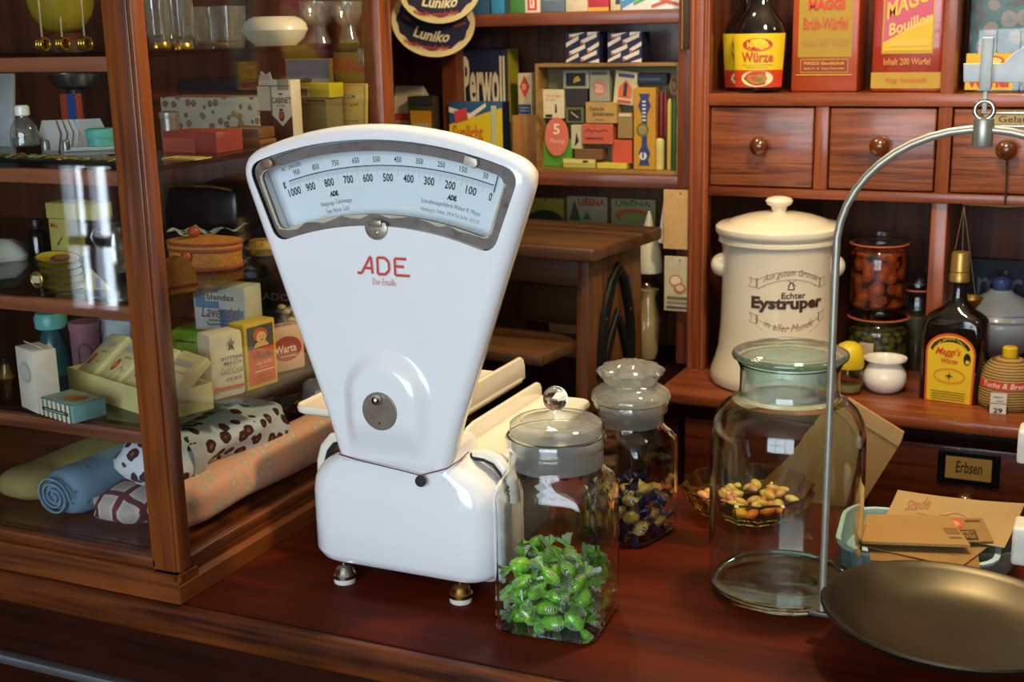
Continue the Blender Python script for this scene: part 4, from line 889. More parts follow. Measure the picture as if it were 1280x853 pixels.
def tin_pink(p):
    p.r(0, .03, 1, .16, '#a5831a'); p.r(.14, .31, .87, 1.02, '#a88a20'); p.r(.16, .335, .85, 1.0, '#ad4a62'); p.poly([(.16, .335), (.85, .335), (.85, .62), (.16, .40)], '#c8a01c')
    p.poly([(.16, .80), (.60, 1.0), (.16, 1.0)], '#c8a01c')
    p.t('MAGGI', .2, .66, .84, .80, '#c8a03c', .03, slant=.16); p.t('Bouillon', .24, .50, .84, .60, '#d9b060', .02, slant=.1); p.r(.25, .37, .8, .42, '#c6a43a')
    p.t('Inhalt 200 Würfel', .18, .22, .84, .275, '#c89a4a'); p.t('Maggi Gesellschaft', .22, .07, .8, .12, '#b5532a')
carton('cube_tin', 'red tin of stock cubes with slanted lettering, next to the cabinet divider', 'tin', (1088, 113), (1175, 113), -40, ('y', 2.215, TZ), .085, mat('#8e2a16', .25, var=.06, coat=.6), tin_pink, bev=.004)
a, b_ = foot((1203, 115), (1290, 118), ('y', 2.225, TZ)); Wd = b_[0]-a[0]
t = thing('storage_jar', 'large square glass storage jar with yellow label behind the white beam', 'jar', ((a[0]+b_[0])/2, 2.225, TZ+.0005))
B().rings([rrect(Wd, .09, .012, 4, 0, .045, z_) for z_ in (0, .22)] + [rrect(Wd*.8, .075, .03, 4, 0, .045, .24)]).build('glass', DARKG, t, 40)
B().rings([rrect(Wd-.008, .08, .010, 4, 0, .045, z_) for z_ in (.004, .19)]).build('contents', pattern('cube_wrappers', '#4a5258', ('#6f7f86', '#8b7f86', '#3f6a78'), 30, .6, .4), t, 40)
p = Print(f_front(Wd, .06, 0, .003)); p.r(.03, 0, .72, .95, '#c9a41a'); p.e(.42, .75, .16, .14, '#b5452a'); p.e(.42, .75, .12, .09, '#d8c060'); p.t('Würfel', .06, .06, .66, .34, '#b3341c', .05); p.build('label', t)

# ------------------------------------------------------------------ shelving left: top board
UZ = 0.6243
def simple(col2, u0=.1, v0=.1, u1=.9, v1=.9): return lambda p: p.r(u0, v0, u1, v1, col2)
def red_house(p): p.r(.2, .08, .8, .9, '#c0392b'); p.r(.35, .14, .65, .5, '#e8d9cc'); p.t('R', .42, .2, .58, .42, '#c0392b', .03)
def prima(p): p.t('aktuelles Vollwaschm', .08, .52, .95, .74, '#22262a', .04); p.poly([(0, .05), (.3, .38), (.3, .48), (0, .3)], '#3f86b8'); p.poly([(.2, .15), (.5, .4), (.8, .15), (.8, .25), (.5, .5), (.2, .25)], '#4c9a4a'); p.poly([(.5, .05), (.75, .2), (1, .05), (1, .15), (.75, .32), (.5, .15)], '#b85040')
for nm, lab, x0, x1, col, pr in (
    ('carton', 'dark blue carton behind the upper oval hat', 566, 612, '#1f4a6a', None), ('carton', 'light blue carton on the top board', 614, 631, '#2f7fb0', lambda p: p.r(.15, .55, .85, .6, '#bcd6e2')),
    ('carton', 'green carton on the top board beside the light blue one', 632, 655, '#3f7a3c', lambda p: p.r(.0, .0, .28, 1, '#2a4a38')), ('carton', 'white carton with red panel on the top board', 656, 675, '#d8cfc0', red_house),
    ('carton', 'dull blue carton with faint lettering on the top board', 677, 706, '#5c6f80', lambda p: p.r(.15, .36, .85, .44, '#9aa8b2')), ('carton', 'cream carton on the top board', 707, 734, '#c9bfa0', None),
    ('carton', 'crimson carton with yellow edge on the top board', 735, 761, '#a83040', lambda p: p.r(.0, 0, 1, .12, '#c89a3a')), ('carton', 'narrow yellow and blue carton on the top board', 763, 776, '#c8b890', lambda p: p.r(.5, .2, .95, 1, '#28406a')),
    ('carton', 'white carton with blue and green wave stripes on the top board', 777, 853, '#d5d5d0', prima)):
    carton(nm, lab, 'carton', (x0, 16), (x1, 15), -26, ('y', 2.225+.01*random.random(), UZ), .06, col, pr, group='cartons on the top board')
# paper caps hung from the board
def capmesh(t, w_, d_, h_):
    NAVY = mat('#1c1f3c', .7); CRM = mat('#c8b88a', .7)
    def el(k, y): return [(w_/2*k*math.cos(2*PI*i/48), y, d_/2*k*math.sin(2*PI*i/48)) for i in range(48)]
    B().rings([el(1, 0), el(1.0, .006), el(.98, .008)], True, True, True).build('brim', CRM, t, 40)
    p = Print(lambda u, v, k: (u*w_/2, -.0004-EPS*k*.6, v*d_/2))
    p.poly([((.87+.03*math.sin(i*1.9))*math.cos(2*PI*i/40), (.80+.05*math.sin(i*1.7))*math.sin(2*PI*i/40)) for i in range(40)], NAVY)
    p.t('Luniko', -.42, -.50, .46, -.18, '#d8cda8', .03, .25, arc=-.06); p.t('wascht wunderbar', -.62, -.72, .50, -.55, '#a8402e', .02, .1, arc=-.10); p.t('Luniko', -.75, -.05, -.52, .05, '#a8402e', .02, slant=-.12); p.t('extra', .52, .0, .78, .08, '#a8402e', .02, slant=.15)
    p.build('cap_print', t)
for lab, (x, y), wpx, Yq in (('dark blue oval advertising hat with cream rim, lower of two', (541, 27), 108, 2.175), ('dark blue oval advertising hat with cream rim, upper one cut by frame', (549, -14), 106, 2.155)):
    c_ = U(x, y, 'y', Yq); w_ = wpx*px2m(c_)
    t = thing('advertising_hat', lab, 'hat', tuple(c_), rot=(rad(-6), rad(10 if y > 0 else 2), rad(12)), group='oval hats hanging from the shelf'); capmesh(t, w_, w_*.80, .03)
    B().tube([(0, .008, w_*.36), (0, .02, w_*.42), (0, .022, w_*.5)], .0012, 6).build('hanging_string', mat('#8a7a5a', .8), t)
# dark strip hanging by the stile
a = U(853, 62, 'y', 2.185)
t = thing('hanging_strip', 'narrow dark brown folded sheet hanging beside the upright', 'sheet', (a[0]+.008, 2.185, a[2]))
B().box(-.008, .010, 0, .008, 0, .13, .001).build('sheet', mat('#3a2a16', .6), t); B().box(-.0095, -.0078, -.0005, .004, 0, .13).build('edge', mat('#8a6a34', .6), t)

# ------------------------------------------------------------------ middle board
MZ = 0.3390
def f_bag(p): p.r(0, .62, 1, .72, '#a83a30'); p.t('STANDA', .05, .50, .95, .6, '#b0443a'); p.e(.5, .30, .42, .16, '#a83a30'); p.e(.5, .30, .34, .11, '#cdbfae'); p.r(0, 0, 1, .1, '#a83a30')
a, b_ = foot((491, 176), (531, 176), ('y', 2.26, MZ)); Wd = b_[0]-a[0]; H = U(491, 112, 'y', 2.26)[2]-MZ
t = thing('paper_bag', 'cream paper bag with red bands and oval, top folded, beside yellow tin', 'bag', ((a[0]+b_[0])/2, 2.26, MZ+.0005))
B().rings([rrect(Wd, .045, .006, 4, 0, .024, 0), rrect(Wd*1.02, .047, .008, 4, 0, .024, H*.6), rrect(Wd*.98, .035, .006, 4, 0, .022, H*.85), [(x*1.0, y*.5+.012, z+ (0.007*math.sin(i*2.1))) for i, (x, y, z) in enumerate(rrect(Wd*.85, .016, .004, 4, -.006, .02, H*1.0))]]).build('bag', mat('#c2b69c', .8, bump=.3), t, 50)
p = Print(f_front(Wd*.98, H*.95)); f_bag(p); p.build('print', t)
def f_kao(p): p.r(.08, .1, .92, .80, '#c28a1c'); p.r(.2, .2, .8, .62, '#a8a890'); p.poly([(.3, .22), (.38, .55), (.45, .22)], '#34506a'); p.poly([(.55, .22), (.62, .58), (.7, .22)], '#34506a'); p.r(0, .88, 1, 1, '#2a3030')
carton('tea_tin', 'small dark tin with yellow picture panel beside the paper bag', 'tin', (512, 178), (543, 178), 121, ('y', 2.235, MZ), .035, '#3a3420', f_kao)
def f_perwoll(p):
    p.t('Perwoll', .05, .50, .94, .94, '#d8caa0', .03); p.poly([(0, .10), (.32, .22), (.32, .27), (0, .42)], '#c8b428'); p.poly([(1, .10), (.68, .22), (.68, .27), (1, .42)], '#c8b428'); p.e(.5, .27, .24, .17, '#c8b428'); p.e(.5, .27, .20, .14, '#d2c050'); p.t('Henkel', .36, .24, .64, .31, '#3a3a20', .02)
carton('detergent_box', 'tall navy detergent box with big pale lettering', 'detergent box', (579, 202), (637, 202), 62, ('y', 2.275, MZ), .05, '#161c38', f_perwoll, lambda p: p.r(0, 0, 1, 1, '#a89a28'))
def f_sunlicht(p):
    p.poly([(0, .3), (1, .14), (1, .92), (0, .66)], '#d2bc20'); p.poly([(0, .85), (.4, .75), (.7, .93), (.7, .99), (.4, .83), (0, .93)], '#d8d4c4'); p.t('Sunlicht', .06, .42, .64, .66, '#c8642a', .03); p.r(.06, .37, .60, .40, '#8a8a3a')
    p.poly([(.12, .68), (.36, .74), (.34, .92), (.1, .86)], '#c0404a'); p.e(.72, .34, .06, .07, '#cdb56a'); p.r(.8, .1, .9, .95, '#b8bc9a')
carton('soap_powder_box', 'blue and yellow soap powder box in front of the navy box', 'detergent box', (563, 192), (629, 194), 128, ('y', 2.235, MZ), .032, '#1d4f78', f_sunlicht, lambda p: p.r(0, 0, 1, 1, '#141a38'))
t = carton('wooden_block', 'upright plain wooden block carrying the small red diamond box', 'block', (641, 219), (676, 219), 145, ('y', 2.25, MZ), .04, wood('#8a5c30', '#b07c48', 'z', .5, .1))
zb = MZ+t['_dim'][2]+.0006
def f_dia(p): p.poly([(.5, .42), (.88, .68), (.5, .95), (.12, .68)], '#c44432'); p.t('FEU', .34, .68, .66, .74, '#dccdb0', .02); p.t('DON', .34, .61, .66, .67, '#dccdb0', .02); p.r(.05, .03, .95, .26, '#2c3c66'); p.r(.15, .17, .85, .19, '#9aa4b8'); p.r(.15, .1, .85, .12, '#9aa4b8')
carton('small_carton', 'small cream carton with red diamond on the wooden block', 'carton', (648, 145), (665, 145), 92, ('y', 2.255, zb), .025, '#c6b994', f_dia)
# display tray with its small goods
a, b_ = foot((671, 218), (849, 218), ('y', 2.215, MZ)); Wd = b_[0]-a[0]; H = U(671, 80, 'y', 2.215)[2]-MZ; TX, TD = (a[0]+b_[0])/2, .05
t = thing('display_tray', 'shallow open wooden tray stood on edge showing small vintage goods', 'tray', (TX, 2.215, MZ+.0005))
GOLDW = wood('#6a4a22', '#a07c40', 'x', .45, .2); k_ = .006
B().box(-Wd/2, Wd/2, 0, TD, 0, k_).build('side', GOLDW, t); B().box(-Wd/2, Wd/2, 0, TD, H-k_, H).build('side', GOLDW, t)
B().box(-Wd/2, -Wd/2+k_, 0, TD, k_, H-k_).build('side', GOLDW, t); B().box(Wd/2-k_, Wd/2, 0, TD, k_, H-k_).build('side', GOLDW, t)
B().box(-Wd/2+k_, Wd/2-k_, TD-.004, TD, k_, H-k_).build('back', mat('#6c6448', .7), t)
def tl_(body, x0, y0, x1, y1, c_, **kw): return lambda p: p.t(body, x0, y0, x1, y1, c_, **kw)
def mb_dark(p): p.r(.08, .1, .92, .9, '#8a8a78'); p.r(.12, .15, .88, .85, '#1a2226'); p.poly([(.4, .3), (.7, .45), (.6, .7), (.45, .6)], '#b08a2c')
def grey_red(p): p.e(.5, .42, .3, .24, '#b8705c'); p.t('TULL', .32, .45, .68, .55, '#d0c8b4', .03); p.t('521', .32, .30, .68, .42, '#d0c8b4', .03); p.r(.1, .86, .9, .95, '#55583f')
def orange_fig(p): p.poly([(.2, .2), (.8, .2), (.8, .5), (.5, .75), (.2, .5)], '#c8622c'); p.r(.42, .25, .58, .55, '#2a2a4a'); p.e(.5, .6, .08, .06, '#2a2a4a'); p.r(.15, .82, .85, .92, '#3a4266'); p.r(.2, .06, .8, .14, '#b84a30')
def white_red(p): p.t('Sind Sie', .15, .74, .85, .84, '#c46a58'); p.t('für ein', .15, .62, .6, .71, '#c46a58'); p.poly([(.58, .2), (.68, .2), (.66, .5), (.6, .5)], '#22201c'); p.r(.12, .05, .45, .14, '#2a2620')
def deutsch(p): p.t('Deutsche', .12, .60, .6, .80, '#4a4434', .02, .3); p.t('Schuhcreme', .22, .36, .9, .56, '#4a4434', .02, .3); p.r(.3, .15, .6, .19, '#6a6044')
def pinkb(p): p.line([(.1, .6), (.2, .76), (.3, .6), (.42, .7), (.55, .62), (.7, .72), (.85, .64)], .03, mat('#7a2f2a', .5, var=0), .6); p.r(.12, .25, .7, .34, '#7a2f2a')
def pink5(p): p.e(.5, .5, .5, .5, '#d0705c', 30); p.t('5', .32, .58, .62, .86, '#e2c2b0', .02); p.t('Pfennig', .2, .3, .85, .45, '#e2b8a4', .0, .3)
def tall4711(p):
    N_ = '#2a3668'; p.poly([(.25, .05), (.75, .05), (.68, .12), (.78, .2), (.62, .3), (.62, .42), (.38, .42), (.38, .3), (.22, .2), (.32, .12)], N_); p.poly([(.38, .55), (.62, .55), (.62, .68), (.8, .78), (.68, .86), (.75, .93), (.25, .93), (.32, .86), (.2, .78), (.38, .68)], N_)
    p.e(.42, .49, .28, .085, '#5c5a34', 20); p.e(.42, .49, .2, .06, '#8a7a3c', 20); p.e(.45, .17, .17, .05, '#c8c8b8', 14); p.r(.41, .14, .49, .22, N_)
    for i in range(6): p.r(.42, .60+.045*i, .58, .62+.045*i, '#c8c8b8')
items = (('matchbox', 'dark matchbox with yellow motif, top row of display tray', 704, 88, 736, 111, '#9a9a86', mb_dark), ('card', 'plain dark grey card under the yellow-motif matchbox', 708, 111, 734, 133, '#2c2a2c', None),
    ('soap_packet', 'grey packet with reddish medallion in display tray', 737, 88, 762, 127, '#8d8c76', grey_red), ('picture_card', 'cream card with orange emblem, tilted in display tray', 766, 89, 794, 131, '#c2b48c', orange_fig),
    ('polish_tube', 'dark blue tube packet lying across top right of display tray', 796, 92, 833, 105, '#1c2434', simple('#3a4a5c', .08, .3, .8, .6)), ('wood_tag', 'brown oval wooden tag at right edge of display tray', 837, 94, 849, 119, '#6a4a26', lambda p: (p.e(.5, .5, .5, .5, '#8a5c30', 20), p.e(.5, .5, .36, .4, '#6a4424', 20), p.t('B', .35, .35, .65, .65, '#b08a5a'))),
    ('printed_card', 'white card with reddish print and small bottle drawing', 679, 112, 705, 148, '#cbbf9c', white_red), ('matchbox', 'black matchbox with pale frame, left centre of display tray', 707, 134, 730, 154, '#5c5c3e', lambda p: (p.r(.15, .15, .85, .85, '#22221c'), p.line([(.3, .7), (.7, .35)], .03, mat('#b8a880', .5, var=0)))),
    ('shoe_cream_box', 'tan box with two lines of script in display tray', 732, 128, 771, 154, '#a8854a', deutsch), ('cigarette_box', 'salmon-red flat box below the tan script box', 728, 155, 766, 180, '#b4543c', pinkb),
    ('tan_packet', 'plain tan packet beside the tan script box', 772, 141, 791, 173, '#8a6f3e', simple('#c2b894', .1, .86, .9, .97)), ('green_card', 'bright green card behind the pink oval tag', 676, 174, 715, 208, '#4c8a24', None),
    ('printed_card', 'white card with black leaf print beside the pink oval tag', 714, 156, 728, 186, '#b8b08c', lambda p: p.poly([(.3, .1), (.7, .3), (.5, .7)], '#22241a')), ('brown_box', 'small brown box below the salmon-red box', 718, 186, 753, 199, '#6e4a28', None),
    ('red_card', 'orange-red card low in the middle of display tray', 765, 175, 790, 204, '#bb4a2c', None), ('yellow_tin', 'flat yellow-green tin lying at the bottom left of display tray', 704, 199, 744, 210, '#a8a04a', lambda p: (p.r(0, .55, 1, 1, '#c8bc70'), p.e(.7, .75, .1, .15, '#2a2a1a', 12))), ('yellow_bar', 'flat yellow bar lying at the bottom middle of display tray', 746, 205, 783, 212, '#c2ae3c', None),
    ('perfume_box', 'tall ochre box with dark blue ornament in display tray', 792, 110, 819, 212, '#b0801c', tall4711))
for i, (nm, lab, x0, y0, x1, y1, col, pr) in enumerate(items):
    Yq = 2.228 if nm in ('perfume_box', 'yellow_tin', 'yellow_bar', 'shoe_cream_box', 'cigarette_box', 'brown_box') else 2.236
    a, b_ = U(x0, y1, 'y', Yq), U(x1, y1, 'y', Yq); h = U(x0, y0, 'y', Yq)[2]-a[2]; Wd2 = b_[0]-a[0]
    t = thing(nm, lab, {'matchbox': 'matchbox', 'card': 'card'}.get(nm, nm.split('_')[-1]), ((a[0]+b_[0])/2, Yq, max(a[2], MZ+.0070)), rot=(0, rad({'picture_card': 6}.get(nm, 0)), 0), group='small goods in the display tray')
    dp = {2.228: .028, 2.236: .021}[Yq]
    if nm == 'wood_tag': B().prism([(Wd2/2*math.cos(rad(q)), h/2+h/2*math.sin(rad(q))) for q in range(0, 360, 15)], 0, .004, 'y', .0006).build('body', mat(col, .6), t)
    else: B().box(-Wd2/2, Wd2/2, 0, dp, 0, h, .0008, 1).build('body', mat(col, .6), t)
    if pr: p = Print(f_front(Wd2, h)); pr(p); p.build('print', t)
c_ = U(696, 195, 'y', 2.231); w_ = 32*px2m(c_); h = U(696, 147, 'y', 2.231)[2]-c_[2]
t = thing('price_tag', 'pink oval card with large 5, leaning at left of display tray', 'tag', tuple(c_), group='small goods in the display tray')
B().prism([(w_/2*math.cos(rad(q)), h/2+h/2*math.sin(rad(q))) for q in range(0, 360, 12)], 0, .002, 'y').build('card', mat('#c86a56', .6), t)
p = Print(f_front(w_, h)); p.t('5', .36, .56, .64, .84, '#e6cdb8', .02); p.t('Pfennig', .2, .3, .85, .45, '#e2b8a4', 0, .3); p.build('print', t)
for i, (x, y0, y1, col, lab, r_) in enumerate(((821.5, 113, 171, '#5e1c1a', 'dark red cigar, left of three in display tray', 2.6), (826.5, 113, 171, '#661f1c', 'dark red cigar, middle of three in display tray', 2.6), (831.5, 113, 171, '#5a1a18', 'dark red cigar, right of three in display tray', 2.6), (824.5, 173, 212, '#c8b86a', 'pale yellow paper tube below the dark red cigars', 6), (836.5, 123, 212, '#b89a3c', 'yellow pencil at the right of display tray', 3), (842.5, 123, 212, '#2f5a1c', 'green pencil at the right of display tray', 4))):
    c_ = U(x, y1, 'y', 2.24); h = U(x, y0, 'y', 2.24)[2]-c_[2]; r = r_*px2m(c_)
    o = tag(B().lathe([(r*.9, 0), (r, .002), (r, h*.93), (r*.6, h*.985), (r*.3, h)], 12).build('paper_tube' if r_ == 6 else ('pencil' if i > 3 else 'cigar'), mat(col, .45), None, 40), lab, 'tube' if r_ == 6 else ('pencil' if i > 3 else 'cigar'), 'small goods in the display tray'); o.location = (c_[0], 2.24, max(c_[2], MZ+.0070))
# striped boxes on the tray
def f_stripe(p):
    p.r(0, 0, 1, 1, '#1f2240')
    for i in range(-2, 5):
        for j in range(2):
            x0 = -.1+j*.55+(i % 2)*.2; y0 = i*.28-.05+j*.08
            P_ = [(x0, y0), (x0+.48, y0+.24), (x0+.48, y0+.38), (x0, y0+.14)]; P_ = [(min(1, max(0, u)), min(1, max(0, v))) for u, v in P_]
            if P_[1][0]-P_[0][0] > .03 and P_[2][1]-P_[0][1] > .05: p.poly(P_, '#c9c0b4'); p.k -= 1
            if 0 < x0 < .9 and 0 < y0 < .85: p.k += 1; p.e(x0+.04, y0+.05, .05, .05, '#a85a4a', 8); p.k -= 2
zt = MZ+H+.0008
for x0, x1, lab in ((708, 749, 'left'), (760, 802, 'right')):
    carton('striped_box', 'small navy box with diagonal white stripes on the display tray, %s of two' % lab, 'box', (x0, 80), (x1, 79), 41, ('y', 2.222, zt), .045, '#1c1e38', f_stripe, group='striped boxes on the display tray')

# ------------------------------------------------------------------ alcove: stool, cards, hanging papers
LZ = -0.02
st = thing('step_stool', 'worn brown wooden step stool with black iron bracket on its end board', 'stool', (-0.738, 1.885, LZ+.0004), rad(-6))
W_ST = wood('#24140a', '#5a3818', 'x', .5, .12, .8, .3); W_STZ = wood('#341d0c', '#6e431c', 'z', .5, .12, .8, .3)
hz = .259-LZ
B().box(-.36, .012, -.012, .250, hz-.022, hz, .005, 3).build('top_step', W_ST, st)
for x in (-.012, -.245): B().prism([(.010, 0), (.020, hz-.022), (.215, hz-.022), (.222, 0), (.165, 0), (.145, .05), (.10, .05), (.075, 0)], x-.022, x, 'x', .002).build('end_board', W_STZ, st)
B().box(-.245, -.034, -.10, .06, .105, .122, .003).build('lower_step', W_ST, st); B().box(-.245, -.034, .195, .21, .10, .17, .002).build('back_rail', W_ST, st)
B().box(-.245, -.034, .035, .05, hz-.07, hz-.022, .002).build('front_rail', W_ST, st)
IRON = mat('#121416', .5, .6, bump=.2)
br = B().tube([(-.010, y, z) for y, z in ((.055, .055), (.058, .10), (.070, .155), (.095, .205), (.118, .225), (.142, .205), (.160, .155), (.168, .10), (.165, .055))], .0135, 8, flat=1.0).build('iron_bracket', IRON, st, 40)
br.scale = (.5, 1, 1); br.location.x = -.004
b2 = B().tube([(-.010, y, z) for y, z in ((.062, .055), (.085, .105), (.115, .150), (.142, .105), (.160, .055))], .0115, 8).build('iron_bracket', IRON, st, 40); b2.scale = (.5, 1, 1); b2.location.x = -.004
for y, z in ((.062, .06), (.066, .15), (.118, .222), (.158, .15), (.16, .06), (.115, .148)): B().sphere((-.0035, y, z), .004, 8, 6, sx=.5).build('nail', mat('#4a3a2a', .4, .7), st)
def eduscho(p): p.t('Edus', .42, .60, .95, .74, '#4a3424', .03, .35); p.line([(.42, .57), (.9, .55)], .008, mat('#4a3424', .6, var=0), 1)
carton('cardboard_box', 'brown cardboard box with dark script standing behind the stool', 'box', (686, 405), (760, 408), 318, ('y', 2.24, LZ), .12, '#7c5a34', eduscho)
a = U(660, 322, 'y', 2.22); t = carton('flat_packet', 'red and yellow flat packet on the cardboard box under the stool top', 'packet', (660, 323), (697, 323), 312, ('y', 2.235, .2), .05, '#b8a02a', simple('#b83a24', .0, .5, 1, 1))
t.location.z = U(700, 318, 'y', 2.24)[2]+.001 if False else t.location.z
t.location.z = LZ+ (U(686, 318, 'y', 2.24)[2]-LZ) + .0014; t.location.x += .012; t.location.y = 2.245
def ub1(p): p.e(.5, .0, .5, .5, '#2c3c2a', 20, 0, 180)
def ub2(p): p.t('UBENA', .28, .62, .96, .92, '#b8442e', .04); p.poly([(.05, .0), (.35, .0), (.2, .85)], '#3c5a34'); p.poly([(.4, .05), (.62, .05), (.5, .4)], '#4a6a3c')
def ub3(p): p.t('UBENA', .1, .68, .9, .92, '#4a6438', .02); p.e(.5, .28, .4, .30, '#b85a30', 20); p.e(.5, .20, .3, .2, '#8a9a4a', 20)
for (x0, x1, y0, col, pr, lab) in ((659, 705, 247, '#a89a34', ub1, 'yellow card with dark hill pinned behind the stool'), (709, 759, 245, '#a8a284', ub2, 'pale card with red letters and green trees behind the stool'), (764, 819, 248, '#9a9668', ub3, 'pale green card with orange oval pinned behind the stool')):
    a, b_ = U(x0, 300, 'y', 2.385), U(x1, 300, 'y', 2.385); h = U(x0, y0, 'y', 2.385)[2]-a[2]
    t = thing('spice_card', lab, 'card', ((a[0]+b_[0])/2, 2.385, a[2]), group='advertising cards behind the stool'); B().box(-(b_[0]-a[0])/2, (b_[0]-a[0])/2, 0, .0145, 0, h, .0008, 1).build('card', mat(col, .6), t)
    p = Print(f_front(b_[0]-a[0], h*.55, 0, h*.45)); pr(p); p.e(.5, .93, .035, .035, '#1c1a18', 8); p.build('print', t)
# white funnel on a glass jar
t, s, c = turn('glass_jar', 'slim glass jar with cream paper inside beside the stool', 'jar', 810, 450, ('y', 2.24, LZ), [('glass', DARKG, [(20, 453), (24, 450), (24, 370), (18, 356), (11, 350), (11, 342)], {'cap1': False}), ('paper', mat('#c2a878', .7), [(9, 448), (12, 440), (15, 400), (9, 372), (13, 362)])])
zj = max(v.co.z for v in t.children[0].data.vertices)+c[2]
turn('funnel', 'white pointed funnel standing upside down on the slim glass jar', 'funnel', 811, 342, ('y', 2.24, zj+.001), [('funnel', mat('#c9c4a8', .3), [(12, 345), (17, 340), (17.5, 330), (15, 312), (11, 298), (7, 284), (4, 272), (1, 264)])])
# papers nailed to the stile
def nailed(nm, lab, x0, x1, y0, y1, col, pr, Yq, tilt=0.0, cat='paper'):
    a, b_ = U(x0, y1, 'y', Yq), U(x1, y1, 'y', Yq); h = U(x0, y0, 'y', Yq)[2]-a[2]; W_ = b_[0]-a[0]
    t = thing(nm, lab, cat, ((a[0]+b_[0])/2, Yq, a[2]), rot=(0, tilt, 0)); B().box(-W_/2, W_/2, 0, .003, 0, h, .0005, 1).build('sheet', mat(col, .7, bump=.2, scale=90), t)
    p = Print(f_front(W_, h)); pr(p) if pr else None; p.e(.62, .94, .03, .018, '#1c1814', 8); p.build('print', t)
    B().box(-.001, .001, .003, 2.195-Yq, h*.93, h*.945).build('nail', IRON, t)
nailed('paper_bag', 'plain tan paper bag nailed to the dark stile', 829, 863, 237, 311, '#b8935a', None, 2.176, rad(0), 'bag')
nailed('printed_card', 'cream card with cup and plate drawing nailed below tan bag', 830, 862, 320, 388, '#b8ac88', lambda p: (p.e(.45, .55, .26, .12, '#b8705a', 16), p.e(.45, .56, .2, .08, '#d2c4a4', 16), p.e(.62, .42, .24, .10, '#a8603c', 16), p.e(.62, .43, .16, .06, '#c8b088', 16), p.r(.12, .22, .9, .27, '#6a5c48'), p.r(.12, .14, .9, .18, '#7a6c56'), p.r(.1, .05, .92, .09, '#4a4038')), 2.176, 0, 'card')
t = nailed('white_slip', 'narrow white slip hanging left of the tan paper bag', 822, 830, 250, 304, '#b8b2a0', None, 2.182, rad(8))

# ------------------------------------------------------------------ back of the counter: dish, tray, bags
AMB = solid_glass('amber_glass', (0.96, 0.74, 0.24), 0.03)
dc = U(935, 627, 'z', .012); dc = (float(dc[0]), float(dc[1]), 0.0005)
t = thing('glass_dish', 'faceted amber pressed-glass dish holding pinkish sweets behind the large jar', 'dish', dc)
B().lathe([(.046, 0), (.060, .002), (.075, .014), (.0835, .033), (.0805, .035), (.070, .016), (.054, .0065), (.0005, .006)], 48, flute=16, fl=.035).build('dish', AMB, t, 20)
rs = random.Random(5)
for i in range(44):
    a_ = rs.uniform(0, 2*PI); r_ = .058*math.sqrt(rs.random()); z_ = .014+.012*rs.random()*(1-r_/.06)
    o = tag(B().sphere((0, 0, 0), .0095, 8, 6, sx=1.2, sy=.8, sz=.55).build('bonbon', mat(rs.choice(('#c87a5c', '#d2a04a', '#c8925a', '#d8b45c')), .35, coat=.4), None, 50), 'small pink-gold bonbon heaped in the amber glass dish', 'candy', 'bonbons in the amber dish')
    o.location = (dc[0]+r_*math.cos(a_), dc[1]+r_*math.sin(a_), z_); o.rotation_euler = (rs.uniform(-.3, .3), rs.uniform(-.3, .3), rs.uniform(0, 3))
# big brown paper bag standing behind the counter
bagp = [U(*q, 'y', 1.72) for q in ((1061, 498), (1130, 541), (1127, 552), (1072, 640), (1000, 760), (930, 700), (985, 560))]
zmin = min(q[2] for q in bagp)
t = thing('paper_bag', 'large brown paper bag leaning behind the green glass jar', 'bag', (float(bagp[3][0]), 1.72, FZ+.0003))
BAGM = mat('#a8814e', .75, var=.06, scale=14, bump=.15)
pl_ = [(q[0]-bagp[3][0], q[2]-FZ) for q in bagp[:4]] + [(-.06, .0), (-.24, .0), (-.17, .82)]
B().prism(pl_, 0, .004, 'y').build('bag', BAGM, t, None, True); B().prism([(pl_[0][0], pl_[0][1]), (pl_[1][0], pl_[1][1]), (pl_[1][0]-.006, pl_[1][1]-.02), (pl_[0][0]-.006, pl_[0][1]-.02)], -.0015, 0, 'y').build('folded_edge', mat('#b8935e', .75), t, None)
